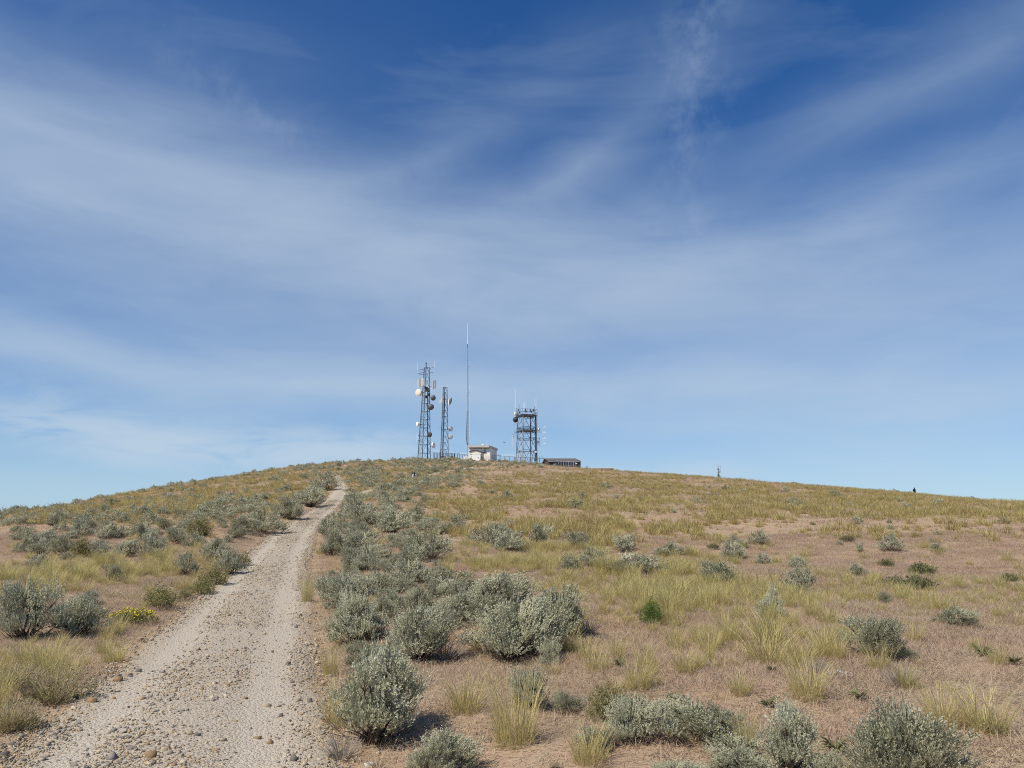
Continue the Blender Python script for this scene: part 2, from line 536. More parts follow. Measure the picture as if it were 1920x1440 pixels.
class MB:
    """collects bars, boxes and turned shapes into one mesh"""
    def __init__(self):
        self.V = []; self.F = []

    def add(self, V, F):
        o = len(self.V)
        self.V += [tuple(map(float, v)) for v in V]
        self.F += [tuple(int(i)+o for i in f) for f in F]
        return self

    def box(self, c, s, rz=0.0):
        cx, cy, cz = c; hx, hy, hz = s[0]/2, s[1]/2, s[2]/2
        co, si = math.cos(rz), math.sin(rz); V = []
        for z in (-hz, hz):
            for x, y in ((-hx, -hy), (hx, -hy), (hx, hy), (-hx, hy)):
                V.append((cx+x*co-y*si, cy+x*si+y*co, cz+z))
        return self.add(V, [(3, 2, 1, 0), (4, 5, 6, 7), (0, 1, 5, 4), (1, 2, 6, 5), (2, 3, 7, 6), (3, 0, 4, 7)])

    def tube(self, pts, radii, n=6):
        pts = [Vector(p) for p in pts]
        if not hasattr(radii, '__len__'):
            radii = [radii]*len(pts)
        V = []; F = []
        for i, p in enumerate(pts):
            d = (pts[min(i+1, len(pts)-1)] - pts[max(i-1, 0)]).normalized()
            a = d.cross(Vector((0.13, 0.31, 0.94)) if abs(d.z) < .9 else Vector((1, 0, 0))).normalized(); b = d.cross(a)
            for k in range(n):
                w = 2*math.pi*(k+.5)/n
                V.append(p + (a*math.cos(w)+b*math.sin(w))*radii[i])
        for i in range(len(pts)-1):
            for k in range(n):
                F.append((i*n+k, i*n+(k+1) % n, (i+1)*n+(k+1) % n, (i+1)*n+k))
        F.append(tuple(range(n-1, -1, -1))); F.append(tuple((len(pts)-1)*n+k for k in range(n)))
        return self.add(V, F)

    def lathe(self, c, axis, prof, n=20):
        """prof: (distance along axis, radius)"""
        d = Vector(axis).normalized(); c = Vector(c)
        a = d.cross(Vector((0, 0, 1)) if abs(d.z) < .9 else Vector((1, 0, 0))).normalized(); b = d.cross(a)
        V = []; F = []
        for t_, r in prof:
            for k in range(n):
                w = 2*math.pi*k/n
                V.append(c + d*t_ + (a*math.cos(w)+b*math.sin(w))*max(r, 1e-4))
        for i in range(len(prof)-1):
            for k in range(n):
                F.append((i*n+k, i*n+(k+1) % n, (i+1)*n+(k+1) % n, (i+1)*n+k))
        F.append(tuple(range(n-1, -1, -1))); F.append(tuple((len(prof)-1)*n+k for k in range(n)))
        return self.add(V, F)

    def build(self, name, mat, parent=None, smooth=False, kind=None):
        me = bpy.data.meshes.new(name); me.from_pydata(self.V, [], self.F); me.materials.append(MAT[mat])
        if smooth:
            me.shade_smooth()
            try:
                me.set_sharp_from_angle(angle=math.radians(40))
            except Exception:
                pass
        me.update()
        o = link(name, me, parent)
        if kind:
            o['kind'] = kind
        return o


def empty(name, loc, rz=0.0, scale=1.0):
    o = bpy.data.objects.new(name, None); COL.objects.link(o)
    o.empty_display_size = .1; o.location = loc; o.rotation_euler = (0, 0, rz)
    o.scale = (scale,)*3 if not hasattr(scale, '__len__') else scale
    return o


# ------------------------------------------------------------------ ground, road, trail
def build_ground():
    ny, nx = HZ.shape
    X, Y = np.meshgrid(GX, GY)
    V = np.stack([X.ravel(), Y.ravel(), HZ.ravel()], 1)
    i = np.arange(ny*nx).reshape(ny, nx)
    F = np.stack([i[:-1, :-1].ravel(), i[:-1, 1:].ravel(), i[1:, 1:].ravel(), i[1:, :-1].ravel()], 1)
    rel = np.minimum(GREL, 1.0 + GTD/0.6*0.5)
    o = link('ground', mesh_np('ground', V, F, 'soil', attrs={'road_rel': np.clip(rel.ravel(), 0, 9)}, smooth=True))
    tag(o, kind='structure')


def strip(name, L, lift, crown, seed, na=13):
    rng = np.random.default_rng(seed)
    T = np.gradient(L[:, :2], axis=0); T /= np.linalg.norm(T, axis=1)[:, None]
    N = np.stack([T[:, 1], -T[:, 0]], 1)
    n = len(L); s = np.arange(n)
    wob = [sum(np.sin(s*f+rng.uniform(0, 6))*a for f, a in ((.11, .03), (.29, .025), (.71, .02), (1.3, .015))) for _ in range(2)]
    V = []; A = []
    for k in range(na):
        u = -1 + 2*k/(na-1)
        hw = L[:, 2]*(1 + np.where(u < 0, wob[0], wob[1])*abs(u))
        p = L[:, :2] + N*(u*hw)[:, None]
        z = height(p[:, 0], p[:, 1]) + lift + crown*(1-u*u) - .05*(abs(u) > .999) - crown*.9*math.exp(-((abs(u)-.52)/.17)**2)
        V.append(np.stack([p[:, 0], p[:, 1], z], 1)); A.append(np.full(n, abs(u)))
    V = np.stack(V, 1).reshape(-1, 3); A = np.stack(A, 1).ravel()
    i = np.arange(n*na).reshape(n, na)
    F = np.stack([i[:-1, :-1].ravel(), i[:-1, 1:].ravel(), i[1:, 1:].ravel(), i[1:, :-1].ravel()], 1)
    o = link(name, mesh_np(name, V, F, 'gravel', attrs={'across': A}, smooth=True))
    return tag(o, kind='structure')


build_ground()
strip('road', ROAD, .022, .035, 3)
strip('trail', TRAIL, .03, .01, 5, 7)

# ------------------------------------------------------------------ plants: shapes
def unit(v):
    return v/np.maximum(np.linalg.norm(v, axis=-1, keepdims=True), 1e-9)


def leaves_on(rng, base, axis, length, nleaf, L, W, lean=.65, tint=None):
    """narrow leaves up the shoots: base (n,3), axis (n,3), length (n,)"""
    n = len(base)
    t_ = rng.uniform(.05, 1, (n, nleaf))
    pos = base[:, None] + axis[:, None]*(t_*length[:, None])[..., None]
    perp = rng.normal(size=(n, nleaf, 3)); perp -= (perp*axis[:, None]).sum(-1, keepdims=True)*axis[:, None]; perp = unit(perp)
    d = unit(axis[:, None]*(1-lean*.6) + perp*lean)
    side = unit(np.cross(d, rng.normal(size=d.shape)))
    ll = (L*rng.uniform(.65, 1.25, (n, nleaf)))[..., None]; ww = (W*rng.uniform(.7, 1.2, (n, nleaf)))[..., None]
    V = np.stack([pos, pos+d*ll*.6+side*ww*.5, pos+d*ll, pos+d*ll*.6-side*ww*.5], 2).reshape(-1, 3)
    F = np.arange(len(V)).reshape(-1, 4)
    tt = rng.uniform(0, 1, n) if tint is None else tint
    T = np.clip(tt[:, None]*.75 + rng.uniform(0, .35, (n, nleaf)), 0, 1)
    return V, F, np.repeat(T.ravel(), 4)


def tubes_np(paths, r0, r1, n=4):
    V = []; F = []; o = 0
    for P, a, b in zip(paths, r0, r1):
        P = np.asarray(P); m = len(P)
        d = unit(np.gradient(P, axis=0)); u = unit(np.cross(d, np.array([.31, .2, .9]))); w = np.cross(d, u)
        r = np.linspace(a, b, m)[:, None]
        ring = [P + (u*math.cos(q)+w*math.sin(q))*r for q in np.arange(n)*2*math.pi/n]
        V.append(np.stack(ring, 1).reshape(-1, 3))
        i = np.arange(m*n).reshape(m, n) + o
        j = np.roll(i, -1, 1)
        F.append(np.stack([i[:-1].ravel(), j[:-1].ravel(), j[1:].ravel(), i[1:].ravel()], 1)); o += m*n
    return np.concatenate(V), np.concatenate(F)


def sage(seed, lobes, shoots, nleaf, L, W, slen, shape='dome', branches=True):
    """one shrub about 1 m wide and 0.8 m tall: foliage mesh and branch mesh"""
    rng = np.random.default_rng(seed)
    C = []; R = []
    for k in range(lobes):
        th = k*2.4 + rng.uniform(-.5, .5); q = math.sqrt((k+.4)/lobes); rad = .38*q*rng.uniform(.72, 1.18)
        r = rng.uniform(.085, .165)
        top = .80*(1-.42*q**2.2)*rng.uniform(.74, 1.10)
        if shape == 'vase':
            top = .80*(1-.16*q**2)*rng.uniform(.76, 1.08); rad *= .95
        if shape == 'peak':
            top = .80*(1-.72*q)*rng.uniform(.9, 1.1)+.12
        C.append((rad*math.cos(th), rad*math.sin(th), max(top-r*.9, .10))); R.append(r)
        if q > .35 and shape != 'vase':         # skirt reaching the ground
            C.append((rad*1.15*math.cos(th+.3), rad*1.15*math.sin(th+.3), max((top-r)*.40, .07))); R.append(r*.9)
        elif shape == 'vase':
            C.append((rad*.82*math.cos(th+.3), rad*.82*math.sin(th+.3), max((top-r)*rng.uniform(.3, .6), .1))); R.append(r*.95)
    C = np.array(C); R = np.array(R)
    n = shoots*len(C)
    li = np.repeat(np.arange(len(C)), shoots)
    d = unit(rng.normal(size=(n, 3)) + np.array([0, 0, .35]))
    d[:, 2] = np.where(d[:, 2] < -.25, -d[:, 2], d[:, 2])
    base = C[li] + d*(R[li]*rng.uniform(.45, 1.0, n))[:, None]*np.array([1, 1, .85])
    out = unit(base*np.array([1, 1, .5]) + 1e-6)
    axis = unit(d*.32 + out*.30 + np.array([0, 0, 1.0]) + rng.normal(size=(n, 3))*.22)
    ln = slen*rng.uniform(.5, 1.35, n)*np.where(rng.uniform(0, 1, n) < .12, 1.5, 1.0)
    base[:, 2] = np.maximum(base[:, 2], .02)
    lt = rng.uniform(.0, .5, len(C))
    V, F, T = leaves_on(rng, base, axis, ln, nleaf, L, W, .40, np.clip(lt[li] + rng.uniform(0, .6, n), 0, 1))
    # no shrub is round: lean it and pull it about, then bring it to unit size
    ph = rng.uniform(0, 6.28, 3); sh = rng.normal(size=2)*.16

    def warp(Q):
        th = np.arctan2(Q[:, 1], Q[:, 0]); k = 1 + .16*np.sin(2*th+ph[0]) + .13*np.sin(3*th+ph[1]) + .08*np.sin(5*th+ph[2])
        R_ = Q.copy(); R_[:, 0] = Q[:, 0]*k + sh[0]*Q[:, 2]; R_[:, 1] = Q[:, 1]*k + sh[1]*Q[:, 2]
        R_[:, 2] = Q[:, 2]*(1 + .14*np.sin(th*2+ph[1]) + .08*np.sin(th*3+ph[2]))
        return R_
    V = warp(V)
    lo = np.percentile(V, 1.0, axis=0); hi = np.percentile(V, 99.0, axis=0)
    mid = np.array([(lo[0]+hi[0])/2, (lo[1]+hi[1])/2, 0]); fit = 1/np.array([hi[0]-lo[0], hi[1]-lo[1], hi[2]])
    V = (V-mid)*fit
    V[:, 2] = np.maximum(V[:, 2], .0)
    fol = mesh_np('sage_foliage', V, F, 'sage_leaf', T)
    br = None
    if branches:
        paths = []; r0 = []; r1 = []
        for c in C:
            b = np.array([rng.normal()*.045, rng.normal()*.045, -.03]); m = c*np.array([.55, .55, .5]) + rng.normal(size=3)*.03
            t_ = np.linspace(0, 1, 6)[:, None]
            P = b*(1-t_)**2 + 2*m*t_*(1-t_) + c*t_**2 + rng.normal(size=(6, 3))*.008
            paths.append(P); r0.append(rng.uniform(.010, .020)); r1.append(.004)
        pick = rng.choice(n, min(n, 120), replace=False)
        for k in pick:
            P = np.stack([C[li[k]]*.9, (C[li[k]]+base[k])/2 + rng.normal(size=3)*.012, base[k]+axis[k]*ln[k]*.8])
            paths.append(P); r0.append(.0045); r1.append(.0018)
        for _ in range(30):                                            # dead twigs low down
            th = rng.uniform(0, 6.28); a = rng.uniform(.1, .56)
            P = np.array([[0, 0, .02], [a*.5*math.cos(th), a*.5*math.sin(th), rng.uniform(.03, .2)], [a*math.cos(th), a*math.sin(th), rng.uniform(.02, .42)]])
            paths.append(P + rng.normal(size=(3, 3))*.015); r0.append(.007); r1.append(.002)
        V, F = tubes_np(paths, r0, r1)
        br = mesh_np('sage_branches', (warp(V)-mid)*fit, F, 'bark')
    return fol, br


def blades(rng, n, spread, hmin, hmax, width, lean, segs=3, droop=.25, heads=0.0):
    """grass: curved tapering blades rising from a crown; returns V, F, tint"""
    th = rng.uniform(0, 2*math.pi, n); q = np.sqrt(rng.uniform(0, 1, n))*spread
    b = np.stack([q*np.cos(th), q*np.sin(th), np.zeros(n)-.01], 1)
    la = th + rng.normal(size=n)*.7
    ln = lean*rng.uniform(.1, 1.0, n)*(.4+.8*q/max(spread, 1e-6))
    h = rng.uniform(hmin, hmax, n)
    dirx = np.stack([np.cos(la), np.sin(la), np.zeros(n)], 1)
    face = la + math.pi/2 + rng.normal(size=n)*.6
    sd = np.stack([np.cos(face), np.sin(face), np.zeros(n)], 1)
    t_ = np.linspace(0, 1, segs+1)
    P = b[:, None] + dirx[:, None]*((ln[:, None]*t_ + droop*t_**2.5*rng.uniform(.2, 1, (n, 1)))*h[:, None])[..., None]
    P[..., 2] += h[:, None]*t_*(1-.22*droop*t_)
    prof = np.array([.75, 1, .8, .12])[np.minimum((t_*3).round().astype(int), 3)]
    hd = rng.uniform(0, 1, n) < heads
    wd = width*rng.uniform(.6, 1.25, (n, 1))*prof[None]
    if heads:
        wd[hd, -2:] = width*np.array([1.5, .5])
    A = P + sd[:, None]*wd[..., None]*.5; B = P - sd[:, None]*wd[..., None]*.5
    V = np.stack([A, B], 2).reshape(-1, 3)
    i = (np.arange(n)*(segs+1)*2)[:, None] + np.arange(segs)[None]*2
    F = np.stack([i, i+1, i+3, i+2], -1).reshape(-1, 4)
    T = np.clip(rng.uniform(0, .85, (n, 1)) + .15*t_[None], 0, 1)
    return V, F, np.repeat(T[..., None], 2, -1).ravel()


def join(parts):
    V = []; F = []; T = []; o = 0
    for v, f, t_ in parts:
        V.append(v); F.append(f+o); T.append(t_); o += len(v)
    return np.concatenate(V), np.concatenate(F), np.concatenate(T)


def tuft_mesh(seed, n, spread, h, width, lean=.42, segs=3, heads=.35, mat='bunch_blade'):
    rng = np.random.default_rng(seed)
    a = blades(rng, n, spread, h*.35, h*1.05, width, lean, segs, .42, heads)
    c = blades(rng, n//2, spread*1.15, h*.18, h*.5, width, lean*1.5, segs, .6)
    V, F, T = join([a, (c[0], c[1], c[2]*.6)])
    return mesh_np('bunchgrass_blades', V, F, mat, T)


def cheat_mesh(seed, n, size, h, width, segs=2):
    rng = np.random.default_rng(seed)
    V, F, T = blades(rng, n, 1e-6, h*.35, h, width, .9, segs, .7, .45)
    off = rng.normal(size=(n, 2))*size*.5
    V = V.reshape(n, -1, 3); V[..., :2] += off[:, None]; V = V.reshape(-1, 3)
    return mesh_np('cheatgrass_blades', V, F, 'cheat_blade', T)


def broadleaf(seed, n, L, W, mat, rise=.5, cols=3):
    """rosette of broad arching leaves, each folded along its midrib"""
    rng = np.random.default_rng(seed); V = []; F = []; T = []; o = 0
    for k in range(n):
        th = rng.uniform(0, 6.28); l = L*rng.uniform(.6, 1.15); w = W*rng.uniform(.7, 1.2); r = rise*rng.uniform(.5, 1.5)
        d = np.array([math.cos(th), math.sin(th), 0]); s = np.array([-math.sin(th), math.cos(th), 0])
        tw = rng.uniform(-.5, .5); tt = rng.uniform(0, 1)
        for i in range(5):
            q = i/4; c = d*(l*q*(.85-.1*q)) + np.array([0, 0, l*(r*q*1.5 - r*.95*q*q)])
            ww = w*math.sin(math.pi*min(.97, .12+.85*q))**.8
            V += [c - s*ww*.5 + np.array([0, 0, ww*(.22+tw*.3)]), c, c + s*ww*.5 + np.array([0, 0, ww*(.22-tw*.3)])]; T += [tt]*3
        for i in range(4):
            a = o+i*3
            F += [(a, a+1, a+4, a+3), (a+1, a+2, a+5, a+4)]
        o += 15
    return mesh_np('leaves', np.array(V), np.array(F), mat, np.array(T))


def leafy_shrub(seed, shoots, nleaf, L, W, mat, w=.5, h=.5, slen=.12):
    rng = np.random.default_rng(seed)
    d = unit(rng.normal(size=(shoots, 3))+np.array([0, 0, .5])); d[:, 2] = np.abs(d[:, 2])
    lump = 1 + .25*np.sin(d[:, 0]*5+seed)*np.cos(d[:, 1]*4.2+seed*2)
    base = d*np.array([w, w, h])*(rng.uniform(.35, .95, shoots)*lump)[:, None]
    axis = unit(d*.7 + np.array([0, 0, .7]) + rng.normal(size=d.shape)*.25)
    V, F, T = leaves_on(rng, base, axis, slen*rng.uniform(.6, 1.3, shoots), nleaf, L, W, .7)
    fo = mesh_np('leaves', V, F, mat, T)
    paths = []; pk = rng.choice(shoots, min(shoots, 40), replace=False)
    for k in pk:
        paths.append(np.stack([np.array([0, 0, -.02]), base[k]*.5+np.array([0, 0, .04]), base[k]]))
    V, F = tubes_np(paths, [.005]*len(paths), [.002]*len(paths))
    return fo, mesh_np('stems', V, F, 'bark')


def flower_heads(seed, n, w, h, size, mat, flat=True):
    """small flat-topped flower clusters carried above a mat of leaves"""
    rng = np.random.default_rng(seed); V = []; F = []; T = []; o = 0
    for k in range(n):
        th = rng.uniform(0, 6.28); q = math.sqrt(rng.uniform(0, 1))
        c = np.array([w*q*math.cos(th), w*q*math.sin(th), h*(1-.45*q*q)*rng.uniform(.75, 1.05)]); s = size*rng.uniform(.6, 1.3); tt = rng.uniform(0, 1)
        nz = unit(rng.normal(size=3)*.35+np.array([0, 0, 1])); a = unit(np.cross(nz, [1, .2, 0])); b = np.cross(nz, a)
        for m in range(6):
            e = 2*math.pi*m/6
            V.append(c+(a*math.cos(e)+b*math.sin(e))*s*rng.uniform(.7, 1.1))
        V.append(c+nz*s*.5); V.append(c-nz*s*.45); T += [tt]*8
        for m in range(6):
            F += [(o+m, o+(m+1) % 6, o+6), (o+(m+1) % 6, o+m, o+7)]
        o += 8
    return mesh_np('flowers', np.array(V), np.array(F), mat, np.array(T))


def stalks(seed, n, w, h, mat='bark', r=.0025):
    rng = np.random.default_rng(seed); P = []
    for k in range(n):
        th = rng.uniform(0, 6.28); q = math.sqrt(rng.uniform(0, 1)); e = np.array([w*q*math.cos(th), w*q*math.sin(th), h*(1-.45*q*q)*rng.uniform(.7, 1)])
        P.append(np.stack([e*np.array([.25, .25, 0]), e*np.array([.6, .6, .5]), e]))
    V, F = tubes_np(P, [r]*n, [r*.6]*n, 3)
    return mesh_np('stems', V, F, mat, np.random.default_rng(seed+1).uniform(0, 1, len(V)))


def rock_mesh(seed, mat, flat=.65, sub=1, rough=.22):
    import bmesh
    rng = np.random.default_rng(seed)
    bm = bmesh.new()                                                   # broken stone: the hull of a few corners
    for v in np.sign(rng.normal(size=(9+3*sub, 3)))*rng.uniform(.35, 1.0, (9+3*sub, 3)):
        bm.verts.new(v)
    h_ = bmesh.ops.convex_hull(bm, input=bm.verts)
    bmesh.ops.delete(bm, geom=list({g for g in h_['geom_interior']+h_['geom_unused'] if isinstance(g, bmesh.types.BMVert)}), context='VERTS')
    bmesh.ops.triangulate(bm, faces=bm.faces[:]); bm.verts.index_update()
    V = np.array([v.co[:] for v in bm.verts])
    V *= np.array([rng.uniform(.8, 1.2), rng.uniform(.65, 1.0), flat*rng.uniform(.75, 1.2)])
    F = np.array([[v.index for v in f.verts] for f in bm.faces]); bm.free()
    return mesh_np('rock', V, F, mat)


# ------------------------------------------------------------------ scattering what nobody could count
def scatter(name, P, rz, scl, pid, meshes, label, cat, tilt=None, parent=None):
    """one object of kind stuff: the meshes set out on points"""
    col = bpy.data.collections.new(name+'_kinds')
    for k, me in enumerate(meshes):
        col.objects.link(bpy.data.objects.new('%s_%02d' % (name, k), me))
    n = len(P)
    me = bpy.data.meshes.new(name); me.vertices.add(n); me.vertices.foreach_set('co', np.ascontiguousarray(P, np.float32).ravel())
    rot = np.zeros((n, 3), np.float32); rot[:, 2] = rz
    if tilt is not None:
        rot[:, :2] = tilt
    if np.ndim(scl) == 1:
        scl = np.repeat(np.asarray(scl)[:, None], 3, 1)
    a = me.attributes.new('rot', 'FLOAT_VECTOR', 'POINT'); a.data.foreach_set('vector', rot.ravel())
    a = me.attributes.new('scl', 'FLOAT_VECTOR', 'POINT'); a.data.foreach_set('vector', np.ascontiguousarray(scl, np.float32).ravel())
    a = me.attributes.new('pid', 'INT', 'POINT'); a.data.foreach_set('value', np.ascontiguousarray(pid, np.int32))
    me.update()
    g = bpy.data.node_groups.new(name, 'GeometryNodeTree')
    g.interface.new_socket('Geometry', in_out='INPUT', socket_type='NodeSocketGeometry')
    g.interface.new_socket('Geometry', in_out='OUTPUT', socket_type='NodeSocketGeometry')
    gi = g.nodes.new('NodeGroupInput'); go = g.nodes.new('NodeGroupOutput')
    ci = g.nodes.new('GeometryNodeCollectionInfo'); ci.inputs['Collection'].default_value = col
    ci.inputs['Separate Children'].default_value = True; ci.inputs['Reset Children'].default_value = True
    ip = g.nodes.new('GeometryNodeInstanceOnPoints'); ip.inputs['Pick Instance'].default_value = True

    def named(nm, typ):
        q = g.nodes.new('GeometryNodeInputNamedAttribute'); q.data_type = typ; q.inputs['Name'].default_value = nm
        return [s for s in q.outputs if s.enabled and s.name == 'Attribute'][0]
    L = g.links.new
    L(gi.outputs[0], ip.inputs['Points']); L(ci.outputs[0], ip.inputs['Instance'])
    L(named('pid', 'INT'), ip.inputs['Instance Index']); L(named('scl', 'FLOAT_VECTOR'), ip.inputs['Scale'])
    er = g.nodes.new('FunctionNodeEulerToRotation'); L(named('rot', 'FLOAT_VECTOR'), er.inputs[0]); L(er.outputs[0], ip.inputs['Rotation'])
    L(ip.outputs[0], go.inputs[0])
    o = link(name, me, parent)
    md = o.modifiers.new('scatter', 'NODES'); md.node_group = g
    return tag(o, label, cat, kind='stuff')


def ground_points(rng, n, y0, y1, power=1.0, margin=1.06):
    """random points of the ground in view between two distances"""
    Y = y0 + (y1-y0)*rng.uniform(0, 1, n)**power
    X = (rng.uniform(-1, 1, n))*(Y*960/FPX*margin+.6)
    Z = height(X, Y)
    px, py = to_px(X, Y, Z)
    return X, Y, Z, px, py


def ell(px, py, cx, cy, rx, ry, soft=.35):
    r = np.sqrt(((px-cx)/rx)**2 + ((py-cy)/ry)**2)
    return np.clip((1+soft-r)/(2*soft), 0, 1)


def patchy(X, Y, f, seed, lo=.4, hi=.6):
    v = 0
    r = np.random.default_rng(seed)
    for k in range(6):
        a = r.uniform(0, 6.28); q = f*r.uniform(.6, 1.9); ph = r.uniform(0, 6.28)
        v = v + np.sin((X*math.cos(a)+Y*math.sin(a))*q+ph + 1.3*np.sin((X*math.sin(a)-Y*math.cos(a))*q*.7+ph*2))
    v = v/6*.9+.5
    return np.clip((v-lo)/(hi-lo), 0, 1)


GRASS_ZONES = [  # photo x, y, half width, half height, cover: where the bunchgrass stands thick
    (1050, 985, 330, 26, 1.0), (1000, 945, 260, 14, .8), (1100, 918, 330, 14, .9), (1240, 895, 300, 12, 1.0), (1560, 925, 420, 18, .9),
    (1560, 955, 380, 22, .8), (1250, 965, 200, 16, .5), (1100, 1060, 230, 50, .95), (1330, 1130, 260, 60, .7), (1480, 1180, 240, 70, .55), (1560, 1110, 140, 30, .5),
    (1280, 1020, 140, 22, .35), (1750, 1140, 240, 50, .35), (130, 1085, 260, 36, 1.0), (330, 1090, 100, 50, .7), (420, 915, 260, 44, 1.0), (680, 885, 220, 26, .8),
    (1750, 1000, 220, 16, .45), (1820, 1340, 160, 80, .45), (1200, 1260, 180, 60, .30), (620, 1290, 40, 120, .4), (150, 1230, 150, 60, .4), (210, 960, 260, 24, .7), (60, 1300, 140, 80, .5), (1880, 960, 120, 20, .6),
]


def grass_cover(X, Y, px, py):
    c = np.full(X.shape, .05)
    for a, b, rx, ry, k in GRASS_ZONES:
        c = np.maximum(c, k*ell(px, py, a, b, rx, ry))
    far = np.clip((Y-40)/30, 0, 1)
    c = np.maximum(c*(.25+.95*patchy(X, Y*.7, .55, 4, .32, .62)), far*.22)
    return c


def off_road(X, Y, k=1.08):
    d, rel, _ = line_dist(ROAD, X, Y)
    td = line_dist(TRAIL, X, Y)[0]
    return (rel > k) & (td > .6)

# ------------------------------------------------------------------ sagebrush
SAGE_NEAR = [sage(100+k, lb, 46, 19, .032, .0105, .185, sh) for k, (lb, sh) in enumerate(
    [(15, 'vase'), (14, 'dome'), (19, 'dome'), (12, 'peak'), (17, 'dome'), (13, 'vase'), (22, 'dome')])]
SAGE_MID = [sage(200+k, lb, 26, 12, .050, .0175, .20, sh) for k, (lb, sh) in enumerate(
    [(10, 'dome'), (12, 'dome'), (8, 'peak'), (9, 'vase'), (14, 'dome'), (11, 'dome')])]
SAGE_FAR = [sage(300+k, lb, 17, 8, .085, .027, .17, sh, False)[0] for k, (lb, sh) in enumerate(
    [(8, 'dome'), (10, 'dome'), (7, 'peak'), (9, 'dome'), (6, 'vase')])]
RNG = np.random.default_rng(11)
SHRUBS = []                                     # (x, y, radius) so that others keep off


def place_sage(px, py, w, h, label, group=None, proto=None, turn=None):
    """shrub whose foot is at photo (px, py), w by h pixels large in the photo"""
    if py > 1440:                               # foot below the frame
        p = at(px, py)
    else:
        p = at(px, py)
    W = w*p[1]/FPX
    c = np.array([p[0]*(1+W*.3/p[1]), p[1]+W*.3, 0]); c[2] = height(c[0], c[1])
    tx, tz = ray(px, py-h)
    H = max((EYE+tz*c[1])-c[2], .25*W)
    if p[1] > 17:                               # the foot stands hidden in grass
        H *= 1.15; W *= 1.1
    d = p[1]
    rz = RNG.uniform(0, 6.28) if turn is None else turn
    lst = SAGE_NEAR if d < 17 else SAGE_MID
    k = int(RNG.integers(len(lst))) if proto is None else proto % len(lst)
    root = empty('sagebrush', (c[0], c[1], c[2]-.015), rz, (W, W*RNG.uniform(.85, 1.05), H))
    fo, br = lst[k]
    link('foliage', fo, root); link('branches', br, root)
    SHRUBS.append((c[0], c[1], W*.5))
    return tag(root, label, 'shrub', group)


